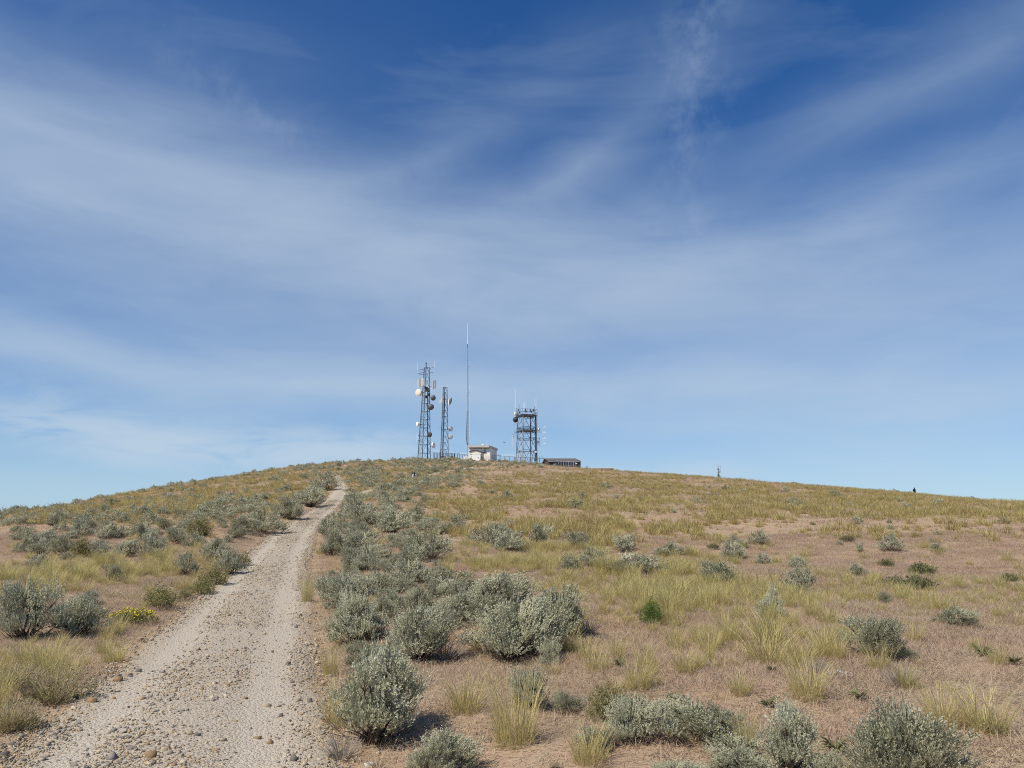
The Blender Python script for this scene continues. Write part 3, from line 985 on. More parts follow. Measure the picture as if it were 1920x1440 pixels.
SAGE_LIST = [
    (722, 1404, 172, 190, 'tall vase-shaped silver sagebrush at front, just right of the road', 0),
    (822, 1466, 130, 100, 'low sagebrush cut by the bottom edge beside the tallest front shrub', 1),
    (655, 1212, 100, 100, 'rounded silver sagebrush hugging the right road edge below the long thicket', 2),
    (652, 1140, 105, 62, 'broad low sagebrush at the right road edge, behind the rounded one', 4),
    (778, 1248, 115, 112, 'open dark-centred sagebrush just behind the tall front shrub', 5),
    (690, 1262, 90, 62, 'small sagebrush squeezed between the road and the tall front shrub', 1),
    (1052, 1196, 116, 96, 'round dense sagebrush at the right end of the middle thicket', 2),
    (962, 1244, 165, 118, 'largest sagebrush at the front of the middle thicket', 6),
    (922, 1160, 130, 82, 'wide sagebrush at the back of the middle thicket', 4),
    (1031, 1252, 44, 50, 'tiny upright sagebrush at the foot of the middle thicket', 1),
    (862, 1172, 84, 62, 'grey twiggy sagebrush at the left end of the middle thicket', 5),
    (850, 1118, 90, 42, 'flat sagebrush behind the left end of the middle thicket', 1),
    (1000, 1334, 70, 82, 'bare-footed sagebrush behind the tall yellow grass tuft', 5),
    (1066, 1340, 60, 46, 'thin low sagebrush right of the tall yellow grass tuft', 1),
    (1196, 1402, 118, 92, 'sagebrush at the left end of the row along the bottom edge', 4),
    (1312, 1402, 165, 88, 'wide sagebrush in the bottom row with two rounded humps', 6),
    (1492, 1452, 100, 132, 'upright sagebrush in the bottom row with a dark left side', 0),
    (1400, 1470, 130, 66, 'low spreading sagebrush cut by the bottom edge between two larger ones', 2),
    (1712, 1500, 210, 180, 'big sagebrush in the bottom right corner, cut by the frame', 6),
    (1375, 1432, 120, 50, 'low sagebrush filling the gap right of the two-humped bottom shrub', 1),
    (1560, 1470, 70, 60, 'thin sagebrush at the bottom edge left of the big corner one', 5),
    (1120, 1408, 70, 48, 'small sagebrush at the far left of the bottom row', 4),
    (1270, 1480, 110, 50, 'small sagebrush tips at the bottom edge below the two-humped shrub', 1),
    (1645, 1240, 106, 86, 'big lone sagebrush on the right slope beside a dwarf one', 4),
    (1706, 1240, 30, 28, 'dwarf sagebrush right beside the big lone one on the right slope', 1),
    (1790, 1176, 72, 40, 'flat sagebrush near the right edge, above the green leafy plant', 1),
    (1450, 1164, 62, 62, 'pointed sagebrush standing in yellow grass on the right slope', 3),
    (1490, 1112, 50, 44, 'ball-shaped sagebrush on the right slope above the pointed one', 2),
    (1516, 1094, 24, 24, 'small sagebrush touching the ball-shaped one on the right', 1),
    (1340, 1100, 64, 44, 'rounded sagebrush above the small bright green shrub', 4),
    (1374, 1050, 40, 30, 'small round sagebrush below a paler one, middle of the right slope', 1),
    (1378, 1024, 32, 18, 'pale flat sagebrush just above the small round one', 2),
    (1421, 1023, 38, 26, 'dark sagebrush above a bare pink patch, middle of the right slope', 2),
    (1431, 1060, 26, 20, 'tiny sagebrush between two round ones, middle of the right slope', 1),
    (1496, 1066, 34, 20, 'low sagebrush just above the ball-shaped one', 4),
    (1668, 1036, 42, 32, 'solitary round sagebrush in the bare pink patch on the right', 2),
    (1612, 1036, 16, 18, 'small thin sagebrush left of the solitary round one', 3),
    (1756, 1036, 24, 15, 'leaning flat sagebrush right of the solitary round one', 1),
    (1608, 1080, 32, 22, 'brownish sagebrush on bare ground above the dark green mat', 5),
    (1660, 1132, 26, 24, 'faint small sagebrush in the grass below the dark green mat', 1),
    (1116, 1066, 48, 36, 'neat dome-shaped sagebrush in the middle of the yellow grass', 2),
    (1066, 1072, 34, 28, 'small twiggy sagebrush left of the neat dome-shaped one', 5),
    (1202, 1080, 90, 38, 'long low sagebrush right of the neat dome-shaped one', 6),
    (1256, 1046, 60, 26, 'flat sagebrush half sunk in grass above the long low one', 1),
    (1170, 1036, 44, 30, 'cone-shaped sagebrush above the long low one', 3),
    (1078, 1028, 50, 28, 'arched pale sagebrush above the neat dome-shaped one', 4),
    (1014, 1026, 40, 38, 'two-tiered sagebrush in the middle row', 3),
    (958, 1036, 54, 34, 'sagebrush at the right end of the cluster of three in the middle row', 4),
    (908, 1026, 62, 36, 'wide sagebrush at the left end of the cluster of three', 2),
    (936, 1012, 44, 28, 'sagebrush at the back of the cluster of three', 1),
    (855, 1000, 40, 32, 'sagebrush alone on the left margin of the yellow grass band', 2),
    (950, 939, 22, 17, 'small dark sagebrush on the bare strip below the white building', 1),
    (1034, 945, 18, 8, 'flattened dark sagebrush on the bare strip, right of another', 4),
    (1090, 935, 20, 10, 'small flat sagebrush at the upper end of the bare strip', 1),
    (44, 1204, 110, 112, 'large dark-footed sagebrush at the left edge of the photo', 4),
    (142, 1198, 92, 76, 'sagebrush with dead stems beside the large one at the left edge', 5),
    (166, 1140, 44, 32, 'small sagebrush behind the one with dead stems', 1),
    (347, 1080, 42, 40, 'compact sagebrush standing clear in the grass left of the road', 2),
    (402, 1056, 52, 40, 'sagebrush behind the compact one, left of the road', 4),
    (432, 1080, 54, 44, 'pale sagebrush overhanging the left road edge', 6),
    (70, 1066, 34, 24, 'small sagebrush in the yellow grass near the left edge', 1),
    (210, 1092, 30, 30, 'small green-tinged sagebrush in the grass left of the road', 3),
    (500, 1004, 66, 42, 'large sagebrush on the left road bank, nearest of the bank row', 2),
    (540, 976, 56, 36, 'dark sagebrush on the left road bank, second in the row', 4),
    (578, 952, 60, 36, 'sagebrush on the left road bank where the road narrows', 6),
    (606, 922, 52, 34, 'topmost sagebrush of the left road bank, where the road bends', 2),
    (614, 1006, 34, 30, 'dark sagebrush on the right road edge opposite the bank row', 1),
    (622, 1046, 38, 50, 'sagebrush at the right road edge, at the head of the thicket', 0),
    (680, 1042, 74, 40, 'broad pale sagebrush in the thicket right of the road', 4),
    (800, 1052, 74, 50, 'sagebrush at the right margin of the thicket beside bare soil', 2),
    (686, 1074, 48, 34, 'dark rounded sagebrush in the thicket right of the road', 2),
    (768, 1096, 64, 40, 'sagebrush at the lower right corner of the thicket', 1),
    (742, 1000, 62, 34, 'grey-green sagebrush high in the thicket right of the road', 4),
    (688, 990, 60, 36, 'sagebrush in the upper left of the thicket right of the road', 6),
    (660, 960, 44, 30, 'sagebrush on the right road edge where the road narrows', 2),
]
for a in SAGE_LIST:
    place_sage(*a[:5], proto=a[5])

LANDMARKS = [  # photo position and short name of things that are easy to find
    (722, 1330, 'the tall vase-shaped front shrub'), (655, 1170, 'the rounded roadside sagebrush'), (778, 1200, 'the dark-centred sagebrush'), (1052, 1150, 'the round thicket-end sagebrush'),
    (962, 1200, 'the largest thicket sagebrush'), (922, 1125, 'the wide thicket-back sagebrush'), (1312, 1365, 'the two-humped bottom sagebrush'), (1492, 1400, 'the upright bottom-row sagebrush'),
    (1700, 1400, 'the big corner sagebrush'), (1645, 1200, 'the big lone sagebrush'), (1790, 1160, 'the flat right-edge sagebrush'), (1450, 1140, 'the pointed sagebrush'), (1490, 1095, 'the ball-shaped sagebrush'),
    (1340, 1080, 'the rounded sagebrush above the green shrub'), (1222, 1150, 'the bright green shrub'), (1421, 1012, 'the dark right-slope sagebrush'), (1668, 1020, 'the solitary round sagebrush'),
    (1116, 1050, 'the neat dome-shaped sagebrush'), (1202, 1062, 'the long low sagebrush'), (1170, 1020, 'the cone-shaped sagebrush'), (1014, 1006, 'the two-tiered sagebrush'), (920, 1010, 'the cluster of three sagebrush'),
    (855, 985, 'the lone sagebrush by the grass band'), (44, 1150, 'the large left-edge sagebrush'), (142, 1165, 'the sagebrush with dead stems'), (347, 1062, 'the compact left sagebrush'), (432, 1060, 'the pale road-edge sagebrush'),
    (246, 1158, 'the yellow flowers'), (96, 1300, 'the tan buckwheat by the road'), (152, 1032, 'the yellowish rabbitbrush'), (372, 998, 'the olive rabbitbrush'), (500, 985, 'the nearest road-bank sagebrush'),
    (578, 935, 'the bank where the road narrows'), (614, 990, 'the dark right road-edge sagebrush'), (680, 1025, 'the broad pale thicket sagebrush'), (800, 1030, 'the thicket margin sagebrush'), (966, 1340, 'the tall front grass tuft'),
    (1515, 1270, 'the thick yellow grass tuft'), (1442, 1205, 'the wide yellow grass tuft'), (1142, 1330, 'the olive feathery shrub'), (1700, 1103, 'the dark green mats'), (1574, 1262, 'the white flowers'),
    (1845, 1210, 'the bushy green right-edge plant'), (776, 893, 'the person on the trail'), (640, 905, 'the top of the road'), (70, 1055, 'the small left-edge grass sagebrush'), (950, 930, 'the dark shrub on the bare strip'),
    (1715, 920, 'the person on the ridge'), (768, 1076, 'the thicket lower corner sagebrush'), (742, 985, 'the upper thicket sagebrush'),
]
USED = set()


def label_by(noun, px, py, big, fallback, group, reach=230):
    """single a plant out by the nearest thing one can find"""
    near_ = sorted(LANDMARKS, key=lambda q: math.hypot(q[0]-px, (q[1]-py)*1.4))[:5]
    size = 'larger' if big > .72 else ('smaller' if big < .30 else 'medium')
    for a_, b_, nm in near_:
        d_ = math.hypot(a_-px, b_-py)
        if d_ > reach:
            continue
        side = ('left of' if px < a_ else 'right of') if abs(a_-px) > abs(b_-py)*1.3 else ('up the slope behind' if py < b_ else 'down the slope before')
        how = 'close' if d_ < 55 else 'a little way'
        lab = '%s %s %s %s %s' % (size, noun, how, side, nm)
        if lab not in USED and len(lab.split()) <= 16:
            USED.add(lab)
            return lab
    return fallback


# the rest of the brush, region by region: photo x, y, half width, half height, how many, size, label, group
SAGE_REGIONS = [
    (150, 1010, 330, 42, 50, (.42, .85), 'grey-green sagebrush in the dense belt across the left slope', 'sagebrush belt on the left slope'),
    (420, 985, 150, 40, 20, (.4, .8), 'grey-green sagebrush between the left belt and the road bank', 'sagebrush by the left road bank'),
    (715, 1000, 125, 75, 64, (.42, .80), 'sagebrush packed into the thicket right of the road', 'sagebrush thicket right of the road'),
    (735, 1130, 150, 85, 44, (.3, .65), 'low sagebrush in the lower end of the thicket right of the road', 'low sagebrush right of the road'),
    (740, 920, 130, 24, 16, (.5, .95), 'sagebrush along the trail that climbs to the white building', 'sagebrush along the trail'),
    (1250, 1000, 420, 60, 14, (.18, .42), 'small sagebrush scattered over the grassy right slope', 'scattered sagebrush on the right slope'),
    (1700, 990, 230, 40, 9, (.2, .4), 'tiny sagebrush near the right end of the ridge', 'sagebrush by the right ridge'),
]


def free(x, y, r, gap=.46):
    for a, b, q in SHRUBS:
        if (a-x)**2+(b-y)**2 < ((q+r)*gap)**2:
            return False
    return True


for cx, cy, rx, ry, n, (s0, s1), lab, grp in SAGE_REGIONS:
    got = 0; tries = 0
    while got < n and tries < 2500:
        tries += 1
        px, py = cx+RNG.uniform(-1, 1)*rx, cy+RNG.uniform(-1, 1)*ry
        if ((px-cx)/rx)**2+((py-cy)/ry)**2 > 1 or px < -20:
            continue
        p = at(px, py)
        sz = RNG.uniform(s0, s1)*(1+.15*(p[1] > 60))
        if p[1] > 145 or not bool(off_road(p[0:1], p[1:2], 1.25)[0]) or not free(p[0], p[1], sz*.5):
            continue
        SHRUBS.append((p[0], p[1], sz*.5))
        mid = p[1] < 45
        if mid:
            fo, br = SAGE_MID[int(RNG.integers(len(SAGE_MID)))]
            root = empty('sagebrush', (p[0], p[1], p[2]-.02), RNG.uniform(0, 6.28), (sz*1.1, sz*RNG.uniform(.85, 1.1), sz*RNG.uniform(.6, .85)))
            link('foliage', fo, root); link('branches', br, root)
        else:
            root = link('sagebrush', SAGE_FAR[int(RNG.integers(len(SAGE_FAR)))], None, (p[0], p[1], p[2]-.02), (0, 0, RNG.uniform(0, 6.28)),
                        (sz*1.2, sz*RNG.uniform(.95, 1.2), sz*RNG.uniform(.6, .85)))
        tag(root, label_by('sagebrush', px, py, (sz-s0)/(s1-s0), lab, grp), 'shrub', grp); got += 1

# far brush that reads as one mass on the crest and the hilltop
SP = np.array([(a, b) for a, b, c in SHRUBS])
X, Y, Z, PX, PY = ground_points(RNG, 60000, 30, 153, .7, 1.08)
den = np.zeros(len(X))
for a, b, rx, ry, k in [(720, 880, 170, 26, .46), (640, 872, 330, 9, .36), (830, 868, 90, 14, .7), (300, 945, 330, 20, .13), (120, 985, 260, 30, .36), (330, 985, 220, 36, .26), (60, 1020, 130, 34, .4),
                        (470, 965, 120, 30, .5), (930, 868, 60, 7, .4), (990, 868, 60, 5, .8), (700, 960, 110, 50, .6), (750, 905, 120, 18, .6), (1300, 960, 600, 50, .018), (420, 910, 230, 34, .12), (120, 966, 150, 10, .35)]:
    den = np.maximum(den, k*ell(PX, PY, a, b, rx, ry))
keep = (RNG.uniform(0, 1, len(X)) < den*.16) & off_road(X, Y, 1.35)
X, Y, Z = X[keep], Y[keep], Z[keep]
s = RNG.uniform(.4, 1.0, len(X))
dm = np.min((X[:, None]-SP[None, :, 0])**2 + (Y[:, None]-SP[None, :, 1])**2, 1) > (.45*s)**2
X, Y, Z, s = X[dm], Y[dm], Z[dm], s[dm]
scatter('far_sagebrush', np.stack([X, Y, Z-.02], 1), RNG.uniform(0, 6.28, len(X)), np.stack([s*1.2, s*1.15, s*RNG.uniform(.55, .85, len(X))], 1), RNG.integers(0, len(SAGE_FAR), len(X)),
        SAGE_FAR, 'mass of small grey-green sagebrush over the far slopes and hilltop', 'brush')

# ------------------------------------------------------------------ bunchgrass
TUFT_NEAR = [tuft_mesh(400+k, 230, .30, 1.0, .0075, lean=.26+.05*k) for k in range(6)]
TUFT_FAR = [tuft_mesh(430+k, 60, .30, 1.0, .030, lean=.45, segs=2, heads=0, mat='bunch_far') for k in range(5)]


def place_tuft(px, py, w, h, label, group=None):
    p = at(px, py); m = p[1]/FPX
    o = link('bunchgrass_tuft', TUFT_NEAR[int(RNG.integers(len(TUFT_NEAR)))], None, (p[0], p[1], float(height(p[0], p[1]))),
             (0, 0, RNG.uniform(0, 6.28)), (w*m/1.0, w*m/1.0, h*m/.95))
    return tag(o, label, 'grass tuft', group)


TUFT_LIST = [
    (966, 1396, 110, 140, 'tall yellow-green grass tuft at the front, in front of a sagebrush'),
    (872, 1336, 90, 78, 'thin see-through grass tuft on bare soil right of the tall front shrub'),
    (1442, 1244, 105, 80, 'wide yellow grass tuft above a dark leafy plant on the right'),
    (1514, 1312, 90, 84, 'thick yellow grass tuft in the middle of the right foreground'),
    (1286, 1264, 60, 58, 'narrow grass tuft left of the wide yellow one'),
    (1386, 1304, 54, 46, 'short grass tuft above a dark leafy plant, right foreground'),
    (1772, 1362, 90, 80, 'yellow grass tuft behind the big corner sagebrush, left of a pair'),
    (1850, 1372, 110, 84, 'yellow grass tuft behind the big corner sagebrush, right of a pair'),
    (1196, 1294, 60, 64, 'upright grass tuft above the two-humped bottom sagebrush'),
    (1120, 1262, 60, 50, 'greenish grass tuft right of the middle thicket'),
    (640, 1362, 80, 96, 'dry grass tuft left of the tall front shrub, by the road'),
    (618, 1268, 40, 66, 'dry grass tuft on the right road edge below the rounded sagebrush'),
    (576, 1130, 30, 62, 'slender grass tuft standing on the right road edge, highest of the edge tufts'),
    (830, 1076, 24, 34, 'single upright straw tuft on bare soil right of the thicket'),
    (212, 1242, 60, 40, 'grass tuft on the left road edge below the yellow flowers'),
    (58, 1248, 70, 40, 'grass tuft under the large left-edge sagebrush'),
    (1650, 1260, 50, 60, 'grass tuft growing in front of the big lone sagebrush'),
    (1105, 1430, 90, 70, 'pale straw grass tuft at the bottom edge, left of the bottom row'),
    (1400, 1412, 50, 80, 'thin straw stalks between two bottom-row sagebrush'),
    (1260, 1120, 44, 44, 'grass tuft just right of the small bright green shrub'),
]
for a in TUFT_LIST:
    place_tuft(*a)

X, Y, Z, PX, PY = ground_points(RNG, 190000, 6.3, 152, .62)
c = grass_cover(X, Y, PX, PY)
dens = np.clip(c, 0, 1)*np.where(Y < 30, .52, .40)
keep = (RNG.uniform(0, 1, len(X)) < dens) & off_road(X, Y, 1.12)
X, Y, Z, PX, PY = X[keep], Y[keep], Z[keep], PX[keep], PY[keep]
SPR = np.array(SHRUBS)
ok = np.ones(len(X), bool)
for i in range(0, len(X), 5000):
    e = (X[i:i+5000, None]-SPR[None, :, 0])**2 + (Y[i:i+5000, None]-SPR[None, :, 1])**2
    ok[i:i+5000] = (e > (SPR[None, :, 2]*.75)**2).all(1)
X, Y, Z, PX, PY = X[ok], Y[ok], Z[ok], PX[ok], PY[ok]
order = np.argsort(Y); X, Y, Z, PX, PY = X[order], Y[order], Z[order], PX[order], PY[order]
hh = .12 + .34*RNG.uniform(0, 1, len(X))**1.6
hh = hh*np.where(grass_cover(X, Y, PX, PY) > .55, 1.25, 1.0)
near = np.arange(len(X)) < 200
for k in np.where(near)[0]:
    right = PX[k] > 600
    upper = PY[k] < 1120
    lab, grp = (('ordinary yellow-green grass tuft on the near slope right of the road', 'grass tufts on the near right slope') if right else
                ('ordinary yellow-green grass tuft on the verge left of the road', 'grass tufts on the left verge'))
    w_ = hh[k]*RNG.uniform(.7, 1.1)
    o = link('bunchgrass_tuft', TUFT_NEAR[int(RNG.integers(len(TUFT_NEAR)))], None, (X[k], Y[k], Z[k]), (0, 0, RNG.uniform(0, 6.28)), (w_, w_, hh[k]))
    tag(o, label_by('grass tuft', float(PX[k]), float(PY[k]), float((hh[k]-.12)/.30), lab, grp), 'grass tuft', grp)
f = ~near
midr = f & (Y < 32)
farr = f & (Y >= 32)
for nm, sel, meshes, k, lab in (('bunchgrass', midr, TUFT_NEAR, 1.0, 'yellow-green bunchgrass growing thick over the middle of the slope'),
                                ('far_bunchgrass', farr, TUFT_FAR, 1.08, 'yellow-olive grass covering the upper slope up to the ridge')):
    n = int(sel.sum()); h_ = hh[sel]*k*(np.interp(Y[sel], [32, 70, 150], [1.15, 1.05, .72]) if nm.startswith('far') else 1.0)
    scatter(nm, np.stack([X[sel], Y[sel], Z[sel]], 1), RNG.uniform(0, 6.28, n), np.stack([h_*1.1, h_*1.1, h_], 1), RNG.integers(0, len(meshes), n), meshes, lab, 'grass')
print('tufts', len(X), 'mid', int(midr.sum()), 'far', int(farr.sum()))

# ------------------------------------------------------------------ cheatgrass carpet
CH_NEAR = [cheat_mesh(500+k, 150, .46, .13, .0040) for k in range(5)]
CH_FAR = [cheat_mesh(520+k, 80, .9, .15, .018) for k in range(4)]
X, Y, Z, PX, PY = ground_points(RNG, 18000, 5.6, 36, .6)
bare = patchy(X, Y, .9, 8, .30, .52)
for a, b, rx, ry in ((880, 1330, 120, 90), (1240, 1330, 90, 40), (300, 1120, 60, 20), (700, 1200, 60, 40)):
    bare = bare*(1-.75*ell(PX, PY, a, b, rx, ry))
keep = off_road(X, Y, 1.15) & (RNG.uniform(0, 1, len(X)) < .58+.42*bare)
n = int(keep.sum()); s = RNG.uniform(.55, 1.15, n)
scatter('cheatgrass', np.stack([X[keep], Y[keep], Z[keep]-.005], 1), RNG.uniform(0, 6.28, n), s, RNG.integers(0, 5, n), CH_NEAR, 'fine pinkish dry cheatgrass carpeting the near slope', 'dry grass')
X, Y, Z, PX, PY = ground_points(RNG, 38000, 33, 152, .72)
keep = off_road(X, Y, 1.25) & (RNG.uniform(0, 1, len(X)) < .42+.5*patchy(X, Y, .3, 9, .35, .6))
n = int(keep.sum()); s = RNG.uniform(.6, 1.1, n)
scatter('far_cheatgrass', np.stack([X[keep], Y[keep], Z[keep]-.01], 1), RNG.uniform(0, 6.28, n), s, RNG.integers(0, 4, n), CH_FAR, 'pinkish dry grass carpeting the upper slope', 'dry grass')

SH = [tuft_mesh(540+k, 40, .5, 1.0, .020, lean=.35, segs=2, heads=0) for k in range(4)]
X, Y, Z, PX, PY = ground_points(RNG, 22000, 6, 70, .6)
keep = off_road(X, Y, 1.12) & (RNG.uniform(0, 1, len(X)) < .10+.55*np.clip(grass_cover(X, Y, PX, PY)*1.6, 0, 1)*patchy(X, Y, 1.3, 33, .3, .6)); n = int(keep.sum()); s = RNG.uniform(.10, .22, n)
scatter('short_grass', np.stack([X[keep], Y[keep], Z[keep]], 1), RNG.uniform(0, 6.28, n), np.stack([s*1.8, s*1.8, s], 1), RNG.integers(0, 4, n), SH, 'short straw-yellow grass filling the gaps between the tufts', 'grass')
# fallen straw and twigs on the bare soil
def litter_mesh(seed, n, size, mat, wid):
    rng = np.random.default_rng(seed)
    c = np.concatenate([rng.normal(size=(n, 2))*size, rng.uniform(.004, .022, (n, 1))], 1); a = rng.uniform(0, 6.28, n); l = rng.uniform(.03, .16, n)
    d = np.stack([np.cos(a), np.sin(a), rng.normal(size=n)*.12], 1)*l[:, None]; sd = np.stack([-np.sin(a), np.cos(a), np.zeros(n)], 1)*wid
    bend = sd*rng.normal(size=(n, 1))*4
    V = np.stack([c-d*.5-sd, c-d*.5+sd, c+bend+sd, c+bend-sd, c+d*.5+sd, c+d*.5-sd], 1).reshape(-1, 3); i = np.arange(n)*6
    F = np.concatenate([np.stack([i, i+1, i+2, i+3], 1), np.stack([i+3, i+2, i+4, i+5], 1)])
    return mesh_np('litter', V, F, mat, np.repeat(rng.uniform(0, 1, n), 6))


LIT = [litter_mesh(560+k, 90, .26, 'straw', .0022) for k in range(3)] + [litter_mesh(570, 70, .26, 'cheat_blade', .0022), litter_mesh(571, 30, .26, 'bark', .003)]
X, Y, Z, PX, PY = ground_points(RNG, 7000, 5.4, 24, .6)
keep = off_road(X, Y, 1.05); n = int(keep.sum())
scatter('dry_litter', np.stack([X[keep], Y[keep], Z[keep]], 1), RNG.uniform(0, 6.28, n), RNG.uniform(.6, 1.2, n), RNG.integers(0, 5, n), LIT, 'fallen straw and twigs strewn over the near soil', 'litter')
WEED = [stalks(580+k, 40, .5, .5, 'straw', .006) for k in range(3)]
X, Y, Z, PX, PY = ground_points(RNG, 1500, 5.6, 26, .6)
keep = off_road(X, Y, 1.06) & (RNG.uniform(0, 1, len(X)) < .35); n = int(keep.sum()); s = RNG.uniform(.14, .42, n)
scatter('dry_weeds', np.stack([X[keep], Y[keep], Z[keep]], 1), RNG.uniform(0, 6.28, n), s, RNG.integers(0, 3, n), WEED, 'thin dry weed stalks scattered over the near slope', 'weeds')

# ------------------------------------------------------------------ other plants
def place_plant(name, px, py, w, meshes, label, cat='plant', base=1.0, group=None, h=None):
    p = at(px, py); s = w*p[1]/FPX/base
    root = empty(name, (p[0], p[1], float(height(p[0], p[1]))), RNG.uniform(0, 6.28), (s, s, s*(h or 1.0)))
    for nm, me in meshes:
        c_ = link(nm, me, root)
        if nm == 'flowers':
            c_['kind'] = 'stuff'
    SHRUBS.append((p[0], p[1], w*p[1]/FPX/2))
    return tag(root, label, cat, group)


BS = leafy_shrub(601, 520, 9, .075, .020, 'bright_leaf', .5, .95, .2)
place_plant('green_shrub', 1222, 1170, 42, [('leaves', BS[0]), ('stems', BS[1])], 'small bright green shrub standing alone on bare soil in the middle')
OB = leafy_shrub(602, 620, 9, .06, .017, 'olive_leaf', .5, .72, .16)
place_plant('olive_shrub', 1142, 1354, 84, [('leaves', OB[0]), ('stems', OB[1])], 'olive-green feathery shrub left of the two-humped bottom sagebrush')
RB = leafy_shrub(603, 420, 8, .085, .025, 'olive_leaf', .5, .75, .18)
place_plant('rabbitbrush', 152, 1046, 44, [('leaves', RB[0]), ('stems', RB[1])], 'yellowish-green rabbitbrush in the left belt of sagebrush')
place_plant('rabbitbrush', 372, 1008, 44, [('leaves', RB[0]), ('stems', RB[1])], 'olive rabbitbrush between the left belt and the road')
LOW = leafy_shrub(604, 260, 7, .09, .030, 'green_leaf', .5, .36, .2)
for px, py, w, lab in ((1676, 1103, 44, 'dark green low mat of leaves on the right slope, left of a pair'), (1722, 1108, 58, 'dark green low mat of leaves on the right slope, right of a pair'),
                       (1728, 1078, 44, 'dark green sprawling plant above the pair of green mats'), (1662, 1062, 28, 'small dark green plant high above the green mats'),
                       (1590, 1016, 24, 'dark green tuft left of the solitary round sagebrush'), (1338, 1030, 22, 'dark green bushlet left of the small round sagebrush'),
                       (1895, 1092, 34, 'dark green plant at the right edge of the photo')):
    place_plant('low_green_plant', px, py, w, [('leaves', LOW[0]), ('stems', LOW[1])], lab)
BL = [broadleaf(610+k, 22, .5, .13, 'green_leaf', .75) for k in range(3)]
BSTK = [stalks(620+k, 7, .32, .75, 'bark', .006) for k in range(3)]
for k, (px, py, w, lab) in enumerate((
        (1162, 1252, 48, 'dark green leafy rosette right of the middle thicket'), (1449, 1262, 42, 'dark leafy rosette under the wide yellow grass tuft'),
        (1263, 1316, 42, 'leafy rosette above the two-humped bottom sagebrush'), (1441, 1326, 50, 'leafy rosette with dry stalks above the bottom row'),
        (1611, 1312, 54, 'pale-edged leafy rosette in the right foreground'), (1862, 1376, 42, 'small leafy rosette by the right-hand grass tufts'),
        (1566, 1412, 76, 'dark arching leafy plant between the two bottom right sagebrush'), (1845, 1232, 64, 'bushy green leafy plant near the right edge'),
        (1904, 1246, 44, 'green leafy plant cut by the right edge'), (1040, 1444, 30, 'small leafy plant at the bottom edge near the tall grass tuft'))):
    place_plant('leafy_rosette', px, py, w, [('leaves', BL[k % 3]), ('stalks', BSTK[k % 3])], lab)
EDGE = leafy_shrub(640, 190, 7, .10, .030, 'olive_leaf', .5, .62, .24)
for k, (px, py, w, lab) in enumerate(((404, 1098, 52, 'green leafy plant on the left road edge by the pale sagebrush'), (378, 1116, 44, 'green leafy plant on the left road edge, middle of the row'),
                                      (300, 1142, 60, 'green leafy plant on the left road edge beside the yellow flowers'), (452, 1062, 34, 'green leafy plant on the left road edge, farthest of the row'),
                                      (345, 1126, 30, 'small brownish-green plant on the left road edge'))):
    place_plant('verge_plant', px, py, w, [('leaves', EDGE[0]), ('stems', EDGE[1])], lab)
YF = flower_heads(650, 120, .5, .34, .030, 'yellow_petal'); YL = leafy_shrub(651, 260, 8, .06, .02, 'olive_leaf', .48, .24, .1)
place_plant('yellow_buckwheat', 246, 1170, 84, [('flowers', YF), ('leaves', YL[0]), ('stems', YL[1])], 'cushion of bright yellow flowers on the left road verge', 'flowers')
TF = flower_heads(652, 200, .5, .50, .016, 'tan_flower'); TSK = stalks(653, 190, .5, .5, 'straw', .0035); TL = leafy_shrub(654, 130, 7, .06, .016, 'olive_leaf', .46, .26, .12)
for px, py, w, lab in ((100, 1318, 130, 'buckwheat with tan flower heads on the left verge, nearest the road'), (20, 1372, 110, 'buckwheat with tan flower heads at the left edge, lowest of three'),
                       (30, 1292, 100, 'buckwheat with tan flower heads at the left edge, uppermost of three')):
    place_plant('tan_buckwheat', px, py, w, [('flowers', TF), ('stems', TSK), ('leaves', TL[0])], lab, 'flowers')
WF = flower_heads(655, 90, .5, .30, .028, 'white_petal'); WS = stalks(656, 80, .5, .3, 'olive_leaf', .004)
place_plant('white_flower', 1574, 1272, 46, [('flowers', WF), ('stems', WS)], 'low clump of white flowers left of the big lone sagebrush', 'flowers')
TW_ = stalks(657, 160, .5, .55, 'dead_wood', .004)
for px, py, w, lab in ((1100, 1190, 60, 'dry straw-coloured twig clump right of the round thicket sagebrush'), (835, 1240, 80, 'dry straw-coloured twig clump right of the dark-centred sagebrush'),
                       (640, 1425, 90, 'dry twig clump on the road edge left of the tall front shrub'), (1530, 1265, 60, 'dry twig clump above the thick yellow grass tuft'), (1690, 1290, 90, 'grey-brown dry twig clump below the big lone sagebrush')):
    place_plant('dry_twigs', px, py, w, [('stems', TW_)], lab, 'dead plant')

# ------------------------------------------------------------------ stones
STONES = [rock_mesh(700+k, 'stone', .5, 1) for k in range(10)]
ROCKS = {m: [rock_mesh(720+k*7+j, m, .7, 2) for j in range(3)] for k, m in enumerate(('rust_rock', 'dark_rock', 'pale_rock', 'tan_rock'))}


def on_road(rng, n, y0, y1, power, kmin, kmax):
    Y0 = y0+(y1-y0)*rng.uniform(0, 1, n)**power
    k = np.clip(np.searchsorted(ROAD[:, 1], Y0), 1, len(ROAD)-1)
    u = rng.uniform(kmin, kmax, n)*rng.choice([-1, 1], n)
    X0 = ROAD[k, 0] + u*ROAD[k, 2]*1.03
    return X0, Y0, u


def road_z(x, y, u):
    a = np.abs(u)
    return height(x, y) + np.where(a < 1, .022 + .035*(1-u*u) - .0315*np.exp(-((a-.52)/.17)**2), 0)


